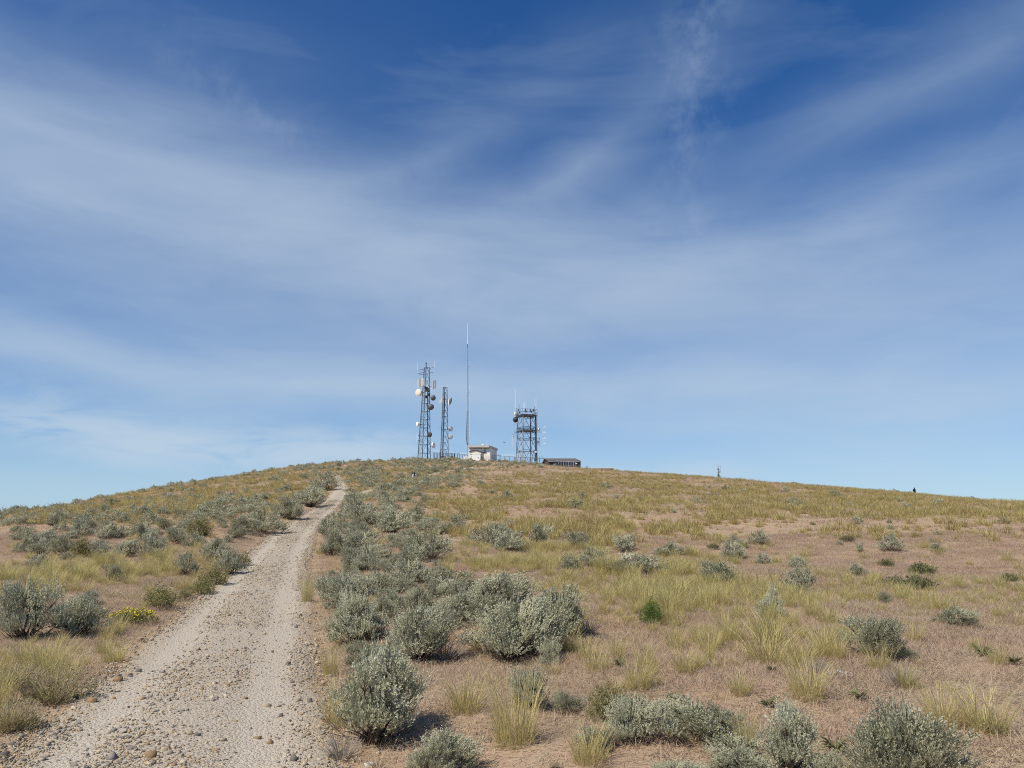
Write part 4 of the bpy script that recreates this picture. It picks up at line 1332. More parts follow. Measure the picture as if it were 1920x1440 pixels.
X, Y, u = on_road(RNG, 90000, 5.4, 62, 1.9, 0, 1.38)
au = np.abs(u)
track = np.exp(-((au-.52)/.2)**2)
p = np.where(au < 1, 1-.62*track, np.clip((1.4-au)/.4, 0, 1)*.55)*(.35+.9*patchy(X, Y, 1.5, 21, .3, .65))
keep = RNG.uniform(0, 1, len(X)) < p
X, Y, u = X[keep], Y[keep], u[keep]
n = len(X)
s = np.exp(RNG.normal(-4.98, .48, n))*(1+.35*np.clip(np.abs(u)-.6, 0, .5))*(1+Y/45)
s = np.minimum(s, .055)
Z = road_z(X, Y, u)+s*.12
scatter('loose_gravel', np.stack([X, Y, Z], 1), RNG.uniform(0, 6.28, n), np.stack([s, s, s*RNG.uniform(.7, 1.25, n)], 1), RNG.integers(0, 10, n), STONES,
        'loose grey and tan gravel scattered over the road', 'gravel', tilt=RNG.normal(size=(n, 2))*.45)
print('gravel', n)
X, Y, Z, PX, PY = ground_points(RNG, 5000, 5.6, 28, .6)
keep = off_road(X, Y, 1.2) & (RNG.uniform(0, 1, len(X)) < .35)
n = int(keep.sum()); s = np.exp(RNG.normal(-4.5, .45, n))
scatter('scattered_pebbles', np.stack([X[keep], Y[keep], Z[keep]+s*.1], 1), RNG.uniform(0, 6.28, n), s, RNG.integers(0, 10, n), STONES, 'small pebbles scattered over the bare soil of the slope', 'pebbles')

ROCK_LIST = [
    (221, 1282, 20, 'rust_rock', 'rust-orange rock at the left of the road, level with the tan buckwheat'), (281, 1434, 26, 'rust_rock', 'rust-brown rock at the bottom edge, left half of the road'),
    (310, 1420, 17, 'tan_rock', 'tan flat rock just right of the bottom rust-brown one'), (507, 1398, 17, 'rust_rock', 'rust-brown angular rock in the right wheel track near the bottom'),
    (500, 1328, 17, 'tan_rock', 'tan angular rock in the middle right of the road'), (172, 1322, 22, 'rust_rock', 'rust-coloured flat rock by the left road edge'),
    (258, 1264, 15, 'dark_rock', 'dark grey rock above the rust-orange one on the left of the road'), (242, 1272, 12, 'dark_rock', 'small dark rock beside the rust-orange one'),
    (165, 1308, 12, 'dark_rock', 'dark round stone at the left road edge'), (142, 1312, 14, 'dark_rock', 'dark stone at the left road edge under the buckwheat'),
    (6, 1424, 22, 'dark_rock', 'dark rock in the bottom left corner'), (22, 1402, 15, 'dark_rock', 'dark stone just above the one in the bottom left corner'),
    (552, 1432, 24, 'dark_rock', 'dark grey rock at the bottom right of the road'), (525, 1348, 16, 'dark_rock', 'dark stone right of the tan angular rock'),
    (538, 1250, 18, 'dark_rock', 'brown-black rock on the right road edge'), (548, 1285, 12, 'dark_rock', 'small dark stone on the right road edge below the brown-black rock'),
    (558, 1320, 14, 'tan_rock', 'grey-tan stone near the right road edge'), (581, 1322, 14, 'dark_rock', 'blue-grey stone on the right road edge'),
    (370, 1392, 16, 'dark_rock', 'blue-grey stone in the middle of the road near the bottom'), (355, 1390, 16, 'tan_rock', 'pale tan stone touching the blue-grey one mid-road'),
    (229, 1395, 12, 'dark_rock', 'round grey stone in the left wheel track'), (276, 1410, 11, 'rust_rock', 'small rust stone above the bottom rust-brown rock'),
    (482, 1390, 14, 'rust_rock', 'small rust stone left of the angular rust-brown rock'), (350, 1344, 10, 'dark_rock', 'small black stone in the middle of the road'),
    (460, 1318, 12, 'rust_rock', 'flat rust stone across the middle right of the road'), (148, 1376, 13, 'tan_rock', 'flat tan stone in the left half of the road near the bottom'),
    (510, 1226, 9, 'dark_rock', 'small black stone right of centre, higher up the road'), (555, 1180, 10, 'dark_rock', 'small dark stone high on the right road edge'),
    (813, 1279, 11, 'dark_rock', 'dark stone on bare soil right of the tall front shrub'), (836, 1296, 12, 'pale_rock', 'pale yellowish stone on bare soil near the thin grass tuft'),
    (931, 1379, 9, 'pale_rock', 'small white stone at the foot of the tall yellow grass tuft'), (693, 1437, 24, 'pale_rock', 'pale stone at the bottom edge under the tall front shrub'),
    (889, 1358, 11, 'tan_rock', 'tan stone on bare soil left of the tall yellow grass tuft'), (823, 1343, 10, 'pale_rock', 'flat pale stone on bare soil below the thin grass tuft'),
    (610, 1170, 12, 'tan_rock', 'tan stone at the right road edge by the rounded sagebrush'), (590, 1226, 14, 'tan_rock', 'yellowish tan stone on the right road edge'),
    (300, 935, 9, 'tan_rock', 'pale weathered rock on the left skyline slope'), (292, 932, 7, 'tan_rock', 'small pale rock above the weathered one on the left slope'),
]
for px, py, w, m, lab in ROCK_LIST:
    p = at(min(px, 1900), min(py, 1439)); r = w*p[1]/FPX*.38
    d_, rel, sg = line_dist(ROAD, p[0:1], p[1:2])
    z = float(road_z(p[0:1], p[1:2], np.minimum(rel, 3)*1.0)[0])
    o = link('rock', ROCKS[m][int(RNG.integers(3))], None, (p[0], p[1], z+r*.12), (RNG.uniform(-.2, .2), RNG.uniform(-.2, .2), RNG.uniform(0, 6.28)), (r*1.1, r*1.1, r*1.25))
    tag(o, lab, 'rock')
# fallen pale sticks
for (a, b), (c, d), lab in (((608, 1434), (646, 1390), 'pale dry stick lying at the right road edge near the bottom'), ((215, 1108), (240, 1130), 'thin pale stick leaning in the left verge grass'),
                            ((1268, 1396), (1290, 1380), 'pale broken stick in front of the two-humped bottom sagebrush')):
    p, q = at(a, b), at(c, d); p[2] += .02; q[2] += .05
    m_ = (p+q)/2 + np.array([.01, .02, .03])
    o = MB().tube([p, m_, q], [.008, .007, .003], 5).build('stick', 'dead_wood'); tag(o, lab, 'stick')

# ------------------------------------------------------------------ on the summit: masts, hut, fences, people
def Q(px, py, Y):
    tx, tz = ray(px, py)
    return Vector((tx*Y, Y, EYE+tz*Y))


def base_at(px, Y):
    x = ray(px, 860)[0]*Y
    return Vector((x, Y, float(height(x, Y))))


def local(root, px, py, dy=0.0):
    """photo pixel on the plane of a thing, in the thing's own metres"""
    return Q(px, py, root.location.y+dy) - root.location


def lattice(root, bottom, top, bays, r_leg, r_br, ladder=True, cross=True):
    """bottom, top: lists of leg points; each leg a part, the bracing one part"""
    n = len(bottom)
    for k in range(n):
        MB().tube([bottom[k], top[k]], [r_leg*1.15, r_leg*.85], 6).build('leg', 'steel', root)
    br = MB()
    t_ = [1-(1-i/bays)**1.08 for i in range(bays+1)]
    P = [[bottom[k].lerp(top[k], q) for k in range(n)] for q in t_]
    for i in range(bays):
        for k in range(n):
            a, b, c, d = P[i][k], P[i][(k+1) % n], P[i+1][k], P[i+1][(k+1) % n]
            m = (c+d)/2
            if cross:
                br.tube([a, m], r_br, 4); br.tube([b, m], r_br, 4)
            else:
                if i % 2:
                    br.tube([a, d], r_br, 4)
                else:
                    br.tube([b, c], r_br, 4)
            br.tube([c, d], r_br, 4)
    br.build('bracing', 'steel', root, kind='stuff')
    if ladder:
        ld = MB(); a, b = (bottom[0]*.6+bottom[1]*.4), (top[0]*.6+top[1]*.4)
        o = Vector((.2, 0, 0))
        ld.tube([a-o, b-o], .015, 4); ld.tube([a+o, b+o], .015, 4)
        m = int((b-a).length/.45)
        for i in range(m):
            p = a.lerp(b, i/m); ld.tube([p-o, p+o], .009, 4)
        ld.build('ladder', 'steel', root, kind='stuff')


def dish(root, p, d, face, mat='white_plastic', depth=.45, mount=None, rim='galvanised', label=None):
    """microwave drum: shroud with a bulging cover, back shell, mount; face = where it looks"""
    f = Vector(face).normalized(); r = d/2
    sh = MB().lathe(p, f, [(-depth*d*.75, r*.25), (-depth*d*.6, r*.7), (-depth*d*.35, r), (depth*d*.35, r), (depth*d*.36, r*.93)], 22).build('dish_antenna', rim, root, True)
    MB().lathe(p, f, [(depth*d*.362, r*.95), (depth*d*.42, r*.86), (depth*d*.48, r*.55), (depth*d*.50, 0.02)], 22).build('cover', mat, sh, True)
    if mount is not None:
        MB().tube([p-f*depth*d*.6, mount], .05, 5).build('mount', 'steel', sh)
    if label:
        sh['label'] = label
    return sh


def radome(root, p, d, face, mat, mount=None, label=None):
    f = Vector(face).normalized(); r = d/2
    o = MB().lathe(p, f, [(-r*.75, r*.3), (-r*.45, r*.8), (-r*.1, r), (r*.25, r*.97), (r*.55, r*.80), (r*.78, r*.52), (r*.88, r*.2), (r*.9, .02)], 22).build('dish_antenna', mat, root, True)
    if mount is not None:
        MB().tube([p-f*r*.6, mount], .05, 5).build('mount', 'steel', o)
    if label:
        o['label'] = label
    return o


def whip(root, a, b, r=.045, mat='white_plastic', name='whip_antenna'):
    a, b = Vector(a), Vector(b)
    MB().tube([a, a.lerp(b, .12), a.lerp(b, .13), b], [r*1.25, r*1.25, r, r*.7], 6).build(name, mat, root)


def arm(root, a, b, r=.045):
    MB().tube([a, b], r, 5).build('arm', 'steel', root)


def panel(root, p, w, h, rz, mat='white_plastic'):
    o = MB().box(p, (w, .16, h), rz).build('panel_antenna', mat, root)
    d = Vector((-math.sin(rz), math.cos(rz), 0))
    MB().tube([p+d*.22-Vector((0, 0, h*.55)), p+d*.22+Vector((0, 0, h*.55))], .035, 5).build('pipe', 'steel', o)
    return o


def tower_one():
    Y = 149.0; b = base_at(797, Y); root = empty('radio_tower', b)
    L = lambda x, y, d=0: local(root, x, y, d)
    foot = L(795, 860).z-.6
    bot = [L(783, 860, .4), L(791.5, 860, -1.4), L(807, 860, .6)]; top = [L(795.6, 689, .2), L(798.6, 689, -.5), L(805, 689, .3)]
    for p in bot:
        p.z = foot
    lattice(root, bot, top, 12, .068, .028)
    MB().tube([L(799, 692), L(799, 682)], .09, 6).build('top_mast', 'steel', root)
    MB().lathe(L(799, 681.6), (0, 0, 1), [(-.1, .10), (.0, .13), (.15, .12), (.22, .04)], 10).build('beacon', 'dark_trim', root, True)
    for a in (((797, 692), (783.5, 694)), ((797, 697), (784, 701)), ((797, 703), (784, 701)), ((804, 692), (815, 687)), ((804, 699), (813, 698)), ((796, 690), (805, 690))):
        arm(root, L(*a[0]), L(*a[1]))
    whip(root, L(783, 695), L(783, 680)); whip(root, L(815, 688.5), L(815, 676.5))
    whip(root, L(784, 701), L(784, 692), .03); whip(root, L(813, 700), L(813, 693), .03)
    for x, y0, y1, m, w in ((784.3, 712, 727, 'white_plastic', .24), (787.6, 709.5, 725, 'grey_box', .26), (790.6, 709, 724.5, 'white_plastic', .22), (793, 708.5, 723, 'white_plastic', .22), (796.2, 712, 725, 'grey_box', .2),
                            (812.3, 714, 729, 'grey_box', .2), (814.6, 712.5, 726, 'grey_box', .2), (815.6, 716, 728, 'white_plastic', .12)):
        a, c = L(x, y0, -.7), L(x, y1, -.7)
        panel(root, (a+c)/2, w, (a-c).length, .35 if x < 800 else -.9, m)
    for y in (714, 722):
        arm(root, L(797, y), L(784, y, -.5)); arm(root, L(804, y+2), L(815, y+2, -.5))
    jm = MB()
    rr = random.Random(4)
    for _ in range(16):
        p = L(rr.uniform(796, 806), rr.uniform(725, 746), rr.uniform(-.9, .2)); jm.box(p, (rr.uniform(.15, .45), rr.uniform(.15, .3), rr.uniform(.3, .7)), rr.uniform(0, 3))
    jm.build('radio_boxes', 'dark_trim', root, kind='stuff')
    dish(root, L(785.2, 736.3, -.8), 1.38, (-.55, -.83, 0), 'cream_radome', .5, L(795, 736), 'white_plastic', 'large cream-faced drum dish on the left of the tower')
    radome(root, L(812, 746, -.6), 1.12, (.75, -.6, 0), 'grey_radome', L(805, 746), 'upper dark grey domed dish')
    radome(root, L(808, 763, -1.0), 1.22, (.35, -.93, 0), 'grey_radome', L(806, 763), 'lower dark grey domed dish')
    dish(root, L(783.2, 795.3, -.6), .86, (-.8, -.6, 0), 'white_plastic', .55, L(791, 796), 'white_plastic', 'small white drum dish on the left')
    dish(root, L(805.3, 815, -.9), 1.0, (.5, .85, 0), 'grey_radome', .4, L(804, 816), 'dark_trim', 'dish seen from behind')
    dish(root, L(812.6, 835, -.5), 1.15, (.93, -.35, 0), 'white_plastic', .28, L(806, 838), 'white_plastic', 'white dish low on the right')
    a, c = L(782.4, 813, -.3), L(782.4, 828, -.3); panel(root, (a+c)/2, .2, (a-c).length, .2)
    arm(root, L(782.4, 817, -.1), L(790, 816)); arm(root, L(782.4, 826, -.1), L(789, 826))
    arm(root, L(785, 796), L(806, 797)); arm(root, L(790.5, 765), L(790.5, 790), .03)
    cb = MB(); rr = random.Random(2)
    for k in range(4):
        cb.tube([L(801+k*.5, 860, -.3), L(801.5+k*.4, 730, -.2)], .035, 4)
    cb.build('cables', 'dark_trim', root, kind='stuff')
    tag(root, 'tallest lattice tower, leftmost on the summit, hung with dishes and panels', 'tower')


def tower_two():
    Y = 150.0; b = base_at(834, Y); root = empty('radio_tower', b)
    L = lambda x, y, d=0: local(root, x, y, d)
    foot = L(834, 861).z-.8
    bot = [L(825.5, 860, .3), L(829, 860, -.9), L(841, 860, .4)]; top = [L(831.4, 726, .1), L(833.4, 726, -.4), L(838.4, 726, .2)]
    for p in bot:
        p.z = foot
    lattice(root, bot, top, 12, .052, .023)
    for x, y0, y1, d in ((825.6, 746.5, 757, -.6), (828.2, 745, 755, -.8), (841.5, 749, 759, -.9), (844, 747.5, 757.5, -.5), (845.4, 746, 754, -.2)):
        a, c = L(x, y0, d), L(x, y1, d); panel(root, (a+c)/2, .24, (a-c).length, .3 if x < 835 else -.8, 'white_plastic' if x < 843 else 'grey_box')
    for y in (749, 754):
        arm(root, L(834, y), L(825, y, -.5), .035); arm(root, L(836, y), L(845, y, -.5), .035)
    whip(root, L(828.6, 742), L(828.6, 729), .03); whip(root, L(839, 731), L(839, 720), .02)
    arm(root, L(832, 740), L(828.6, 740), .03); arm(root, L(830, 727), L(839, 727), .05)
    dish(root, L(845, 804, -.5), 1.0, (.85, -.5, 0), 'white_plastic', .55, L(838, 804), 'galvanised', 'upper white drum dish on the right')
    dish(root, L(844.5, 819, -.5), .98, (.55, -.83, 0), 'white_plastic', .45, L(838, 819), 'galvanised', 'lower white drum dish on the right')
    ya = MB().tube([L(830, 801, -.4), L(822, 801, -.6)], .02, 4)
    for k in range(5):
        p = L(823+k*1.4, 801, -.55); ya.tube([p-Vector((0, .35, 0)), p+Vector((0, .35, 0))], .012, 4)
    ya.build('yagi_antenna', 'galvanised', root)
    cb = MB()
    for k in range(3):
        cb.tube([L(829.5+k*.6, 860, -.5), L(834+k*.4, 735, -.2)], .03, 4)
    cb.build('cables', 'dark_trim', root, kind='stuff')
    tag(root, 'slim lattice tower between the tallest tower and the white hut', 'tower')


def mast_three():
    Y = 150.5; b = base_at(877.3, Y); root = empty('antenna_mast', b)
    L = lambda x, y, d=0: local(root, x, y, d)
    bot = [L(875.9, 866), L(879.4, 866), L(877.6, 866, .35)]; mid = [L(876.6, 650), L(877.5, 650), L(877.05, 650, .1)]
    for k in range(3):
        MB().tube([bot[k], bot[k].lerp(mid[k], .75), mid[k]], [.026, .022, .018], 5).build('leg', 'galvanised', root)
    br = MB(); n = 44
    for i in range(n):
        for k in range(3):
            br.tube([bot[k].lerp(mid[k], i/n), bot[(k+1) % 3].lerp(mid[(k+1) % 3], (i+1)/n)], .009, 3)
    br.build('bracing', 'steel', root, kind='stuff')
    MB().tube([L(876.5, 651), L(876.7, 644)], [.06, .05], 6).build('top_clamp', 'steel', root)
    whip(root, L(876.7, 645), L(876.6, 606), .055)
    whip(root, L(881, 820), L(881, 735), .035)
    for y in (820, 773, 736, 733, 687):
        arm(root, L(877.6, y), L(881.2, y-1), .03)
    whip(root, L(881.3, 687), L(881.3, 678), .03); whip(root, L(880.6, 735), L(880.6, 722), .03)
    cv = [L(876, 770), L(875.2, 800), L(875, 824), L(876, 832), L(879, 837), L(881, 839)]
    MB().tube(cv, [.04, .06, .08, .09, .09, .09], 6).build('cable_loom', 'dark_trim', root)
    tag(root, 'very tall thin white-tipped mast rising beside the white hut', 'mast')


def tower_four():
    Y = 149.0; b = base_at(988, Y); root = empty('square_tower', b)
    L = lambda x, y, d=0: local(root, x, y, d)
    z0 = L(988, 868).z-.6; H = L(988, 779).z
    plan = [(-1.93, .85), (-.80, -1.95), (1.85, -.85), (.78, 1.95)]
    bot = [Vector((x*1.06, y*1.06, z0)) for x, y in plan]; top = [Vector((x*.94, y*.94, H)) for x, y in plan]
    for k in range(4):
        MB().tube([bot[k], top[k]], .10, 8).build('leg', 'galvanised' if k < 2 else 'steel', root)
    br = MB(); lv = [0, .30, .55, .76, 1.0]
    for i in range(4):
        for k in range(4):
            a, c = bot[k].lerp(top[k], lv[i]), bot[(k+1) % 4].lerp(top[(k+1) % 4], lv[i])
            d, e = bot[k].lerp(top[k], lv[i+1]), bot[(k+1) % 4].lerp(top[(k+1) % 4], lv[i+1]); m = (d+e)/2
            br.tube([a, m], .042, 4); br.tube([c, m], .042, 4); br.tube([d, e], .045, 4)
            dn = Vector((0, 0, -.28)); br.tube([d+dn, e+dn], .035, 4)
    br.build('bracing', 'steel', root, kind='stuff')
    for zz, ex in ((H-.05, 1.12), (L(988, 808).z, 1.06)):
        pf = MB(); r = [Vector((x*ex, y*ex, zz)) for x, y in plan]
        pf.add([p+Vector((0, 0, .05)) for p in r]+[p-Vector((0, 0, .05)) for p in r], [(0, 1, 2, 3), (7, 6, 5, 4), (0, 4, 5, 1), (1, 5, 6, 2), (2, 6, 7, 3), (3, 7, 4, 0)])
        p = pf.build('platform', 'steel', root)
        rl = MB()
        for k in range(4):
            for h in ((.55, 1.1) if zz > H-1 else (.6,)):
                rl.tube([r[k]+Vector((0, 0, h)), r[(k+1) % 4]+Vector((0, 0, h))], .022, 4)
            for q in (0, .33, .66):
                c = r[k].lerp(r[(k+1) % 4], q); rl.tube([c, c+Vector((0, 0, 1.15 if zz > H-1 else .65))], .022, 4)
            rl.tube([r[k]-Vector((0, 0, .2)), r[(k+1) % 4]-Vector((0, 0, .2))], .05, 4)
        rl.build('railing', 'steel', p, kind='stuff')
    jm = MB(); rr = random.Random(9)
    for _ in range(9):
        jm.box(L(rr.uniform(972, 1003), rr.uniform(768, 778), rr.uniform(-1.5, 1.2)), (rr.uniform(.15, .35), rr.uniform(.15, .3), rr.uniform(.2, .5)), rr.uniform(0, 3))
    jm.build('radio_boxes', 'steel', root, kind='stuff')
    whip(root, L(966.3, 781), L(966.3, 729.8), .075); whip(root, L(984.6, 768), L(984.6, 753), .095); whip(root, L(982, 770), L(982, 755), .04)
    whip(root, L(1003.4, 768), L(1003.4, 748.6), .06); whip(root, L(1006.8, 800), L(1006.8, 748.8), .04); whip(root, L(973.5, 768), L(973.2, 757), .03, 'steel')
    MB().tube([L(1002.6, 778), L(1002.6, 762)], .06, 5).build('pipe', 'steel', root)
    arm(root, L(966.3, 779), L(971, 779)); arm(root, L(966.3, 765), L(972, 768)); arm(root, L(1006.8, 775), L(1003, 776)); arm(root, L(1006.8, 797), L(1004, 797))
    dish(root, L(968.2, 776.5, .3), 1.1, (-.6, .6, 0), 'white_plastic', .3, L(971, 777), 'white_plastic', 'white dish at the left of the top platform')
    radome(root, L(966.8, 787, -.6), 1.12, (-.7, -.7, 0), 'black_radome', L(971, 787), 'black domed dish below the top platform')
    whip(root, L(960.6, 816), L(960.6, 837.5), .05); whip(root, L(963.6, 794), L(963.6, 812), .045, 'grey_box')
    for y in (815, 819):
        arm(root, L(960.6, y), L(970, y-2.5), .035)
    for y in (795, 808, 811):
        arm(root, L(963.6, y), L(970, y), .03)
    dish(root, L(1010.6, 805.5, -.4), .75, (.9, -.4, 0), 'cream_radome', .5, L(1005, 806), 'white_plastic', 'small cream dish at the right of the lower platform')
    whip(root, L(1011.6, 820), L(1011.6, 836.6), .045); arm(root, L(1011.6, 822), L(1005, 822), .03); arm(root, L(1011.6, 833), L(1005, 833), .03)
    dish(root, L(1008.6, 829, -.4), .55, (.7, -.7, 0), 'white_plastic', .4, L(1005, 829), 'white_plastic')
    dish(root, L(1004.6, 847.5, -1.1), .42, (.2, -.95, 0), 'white_plastic', .4, L(1004.6, 848), 'white_plastic')
    dp = MB(); m0, m1 = L(1018, 804), L(1018, 834); dp.tube([m0, m1], .03, 5); dp.tube([L(1005, 811.2), L(1020, 811.2)], .03, 4)
    for y in (800.4, 810.4, 821, 831.6):
        dp.tube([L(1018, y+1.5), L(1021.5, y)], .022, 4)
        a, c = L(1019.2, y, -.0), L(1024, y, -.0); o = Vector((0, 0, .07)); dp.tube([a-o, c-o, c+o, a+o], .03, 4)
    dp.build('dipole_array', 'white_plastic', root)
    cb = MB()
    for k in range(5):
        cb.tube([L(1003.6+k*.6, 867, -.9), L(1003.2+k*.6, 782, -.9)], .045, 4)
    cb.build('cables', 'dark_trim', root, kind='stuff')
    tag(root, 'squat square lattice tower with two platforms and whip antennas', 'tower')


def tower_far():
    Y = 158.0; root = empty('small_tower', base_at(1348, Y))
    L = lambda x, y, d=0: local(root, x, y, d)
    f = L(1348, 903).z
    bot = [L(1347, 903), L(1349.2, 903), L(1348, 903, .3)]; top = [L(1347.5, 880), L(1348.3, 880), L(1347.9, 880, .1)]
    lattice(root, bot, top, 8, .05, .03, ladder=False, cross=False)
    whip(root, L(1347.5, 880), L(1347.5, 871.5), .03, 'steel'); whip(root, L(1351.3, 885), L(1351.3, 873), .025, 'steel')
    arm(root, L(1345, 885.3), L(1351.6, 885), .06); arm(root, L(1346, 893), L(1351.4, 893.2), .04); arm(root, L(1346, 879.6), L(1348.5, 879.6), .05)
    a, c = L(1349.8, 886.5, -.3), L(1349.8, 890, -.3); panel(root, (a+c)/2, .16, (a-c).length, .2)
    for x, y in ((1346, 892), (1346.4, 888.6), (1345.6, 879.6)):
        dish(root, L(x, y, -.2), .28, (-.6, -.8, 0), 'grey_radome', .4, L(1348, y), 'steel')
    tag(root, 'small far antenna mast alone on the right ridge', 'mast')


def hut():
    Y = 146.5; b = base_at(898, Y); root = empty('white_hut', b)
    L = lambda x, y, d=0: local(root, x, y, d)
    zb = L(898, 868).z-.5; zt = L(898, 840).z; x0, x1 = L(878.4, 850).x, L(919.2, 850).x; D = 4.6
    # side wall goes back along the sight line and to the right
    bx = 1.15
    V = [(x0, 0, zb), (x1, 0, zb), (x1+bx, D, zb), (x0+bx, D, zb), (x0, 0, zt), (x1, 0, zt), (x1+bx, D, zt), (x0+bx, D, zt)]
    MB().add(V, [(3, 2, 1, 0), (4, 5, 6, 7), (0, 1, 5, 4), (1, 2, 6, 5), (2, 3, 7, 6), (3, 0, 4, 7)]).build('wall', 'white_wall', root)
    zr = L(898, 835.2).z
    V = [(x0-.12, -.5, zt+.06), (x1-.2, -.5, zt+.06), (x1+bx+.2, D+.2, zt+.06), (x0+bx, D+.2, zt+.06)]
    V += [(a, c, zr if c < 0 else zr-.05) for a, c, _ in V]
    MB().add(V, [(3, 2, 1, 0), (4, 5, 6, 7), (0, 1, 5, 4), (1, 2, 6, 5), (2, 3, 7, 6), (3, 0, 4, 7)]).build('roof', 'roof_metal', root)
    MB().box(((x0+x1)/2, -.22, zt-.02), (x1-x0-.5, .12, .16)).build('eave_shade_strip', 'dark_trim', root)  # dark-coloured strip standing in for the shade under the roof edge
    MB().box((x1-.12, -.03, (zt+zb)/2), (.24, .05, zt-zb)).build('corner_post', 'cream_wall', root)
    a, c = L(907, 846), L(912, 849.8)
    w = MB().box(((a.x+c.x)/2, -.02, (a.z+c.z)/2), (c.x-a.x, .05, a.z-c.z)).build('window', 'window_glass', root)
    fr = MB()
    for zz in (a.z, c.z):
        fr.box(((a.x+c.x)/2, -.05, zz), (c.x-a.x+.1, .08, .07))
    fr.build('window_frame', 'white_wall', w)
    a, c = L(907.2, 843), L(911, 844.8)
    v = MB()
    for i in range(4):
        v.box(((a.x+c.x)/2, -.03, a.z+(c.z-a.z)*i/3), (c.x-a.x, .05, .03))
    v.build('vent', 'grey_box', root)
    a, c = L(908, 853.3), L(918.2, 866)
    d = MB().box(((a.x+c.x)/2, -.03, (a.z+c.z)/2), (c.x-a.x, .06, a.z-c.z)).build('door', 'cream_wall', root)
    MB().box((a.x+.35, -.08, (a.z+c.z)/2), (.06, .06, .14)).build('handle', 'dark_trim', d)
    # side details
    sd = Vector((bx, D, 0)).normalized(); nrm = Vector((sd.y, -sd.x, 0))
    for q, zz, s, m in ((.30, .45, (.5, .04, .5), 'grey_box'), (.62, .60, (.45, .04, .4), 'grey_box'), (.45, .2, (.7, .04, 1.1), 'roof_metal')):
        p = Vector((x1, 0, zb+(zt-zb)*(.25+zz*.7)))+sd*D*q+nrm*.02
        MB().box(p, s, math.atan2(sd.y, sd.x)).build('side_panel', m, root)
    MB().lathe(L(905.4, 834.6, .3), (0, -.5, .8), [(-.18, .1), (-.05, .21), (.08, .22), (.18, .16), (.22, .03)], 14).build('roof_dish', 'white_plastic', root, True)
    whip(root, L(913.3, 835, .5), L(913.3, 825, .5), .03); whip(root, L(905.5, 834, .4), L(905.5, 826, .4), .012, 'galvanised')
    MB().box(L(905.6, 839.6, -.3), (.16, .2, .22)).build('flood_light', 'white_plastic', root)
    tag(root, 'white flat-roofed equipment hut on the summit with overhanging eave', 'building')
    # gabled shed in front of it
    Y2 = 143.4; s = empty('small_shed', base_at(892, Y2))
    L = lambda x, y, d=0: local(s, x, y, d)
    xl, xr, xp = L(880.2, 850).x, L(901.6, 850).x, L(890.9, 850).x; zb = L(890, 868).z-.5; ze = L(890, 847.2).z; zp = L(890, 844.2).z; D = 2.0; sx = .5
    V = [(xl, 0, zb), (xr, 0, zb), (xr, 0, ze), (xp, 0, zp), (xl, 0, ze)]; V += [(a+sx, D, c) for a, _, c in V]
    MB().add(V, [(0, 1, 2, 3, 4), (9, 8, 7, 6, 5), (0, 5, 6, 1), (1, 6, 7, 2), (4, 9, 5, 0), (2, 7, 8, 3), (3, 8, 9, 4)]).build('wall', 'cream_wall', s)
    for (xa, za), (xb, zb2) in (((xl-.12, ze-.03), (xp, zp)), ((xp, zp), (xr+.30, ze-.10))):
        V = [(xa, -.16, za+.02), (xb, -.16, zb2+.02), (xb+sx, D+.1, zb2+.02), (xa+sx, D+.1, za+.02)]; V += [(p, q, r+.09) for p, q, r in V]
        MB().add(V, [(3, 2, 1, 0), (4, 5, 6, 7), (0, 1, 5, 4), (1, 2, 6, 5), (2, 3, 7, 6), (3, 0, 4, 7)]).build('roof_slope', 'dark_trim', s)
    a, c = L(885, 852), L(900.4, 866)
    dr = MB().box(((a.x+c.x)/2, -.03, (a.z+c.z)/2), (c.x-a.x, .05, a.z-c.z)).build('door', 'white_wall', s)
    MB().box((L(896.4, 857).x, -.08, L(896, 857.8).z), (.10, .06, .2)).build('handle', 'dark_trim', dr)
    MB().box(((xl+xr)/2, -.035, L(890, 851.4).z), (xr-xl-.1, .05, .06)).build('trim_board', 'roof_metal', s)
    MB().box((L(883.2, 858).x, -.03, (zb+ze)/2-.1), (.08, .05, 1.4)).build('trim_board', 'roof_metal', s)
    MB().box(L(903.3, 857.2, .1), (.2, .3, .26)).build('lamp', 'dark_trim', s)
    tag(s, 'small cream gabled shed in front of the white hut', 'shed')
    # white cabinet left of the hut
    c = empty('white_cabinet', base_at(873, 146)); L = lambda x, y, d=0: local(c, x, y, d)
    a, e = L(869.6, 856.2), L(876.4, 866)
    MB().box(((a.x+e.x)/2, 0, (a.z+e.z)/2-.2), (e.x-a.x, .5, a.z-e.z+.4)).build('body', 'white_plastic', c)
    MB().box(L(873.6, 858.8, -.27), (.16, .03, .18)).build('warning_plate', 'dark_trim', c)
    tag(c, 'small white cabinet at the left foot of the hut', 'cabinet')
    # propane tank and box inside the fence
    c = empty('white_tank', base_at(833, 151)); L = lambda x, y, d=0: local(c, x, y, d)
    p = L(833, 858.5); MB().lathe(p, (1, .5, 0), [(-.62, .02), (-.58, .28), (-.45, .44), (.45, .44), (.58, .28), (.62, .02)], 16).build('tank', 'white_plastic', c, True)
    for k in (-.3, .3):
        MB().box(p+Vector((k, k*.5, -.75)), (.12, .5, .8)).build('foot', 'galvanised', c)
    tag(c, 'rounded white tank at the foot of the slim tower', 'tank')
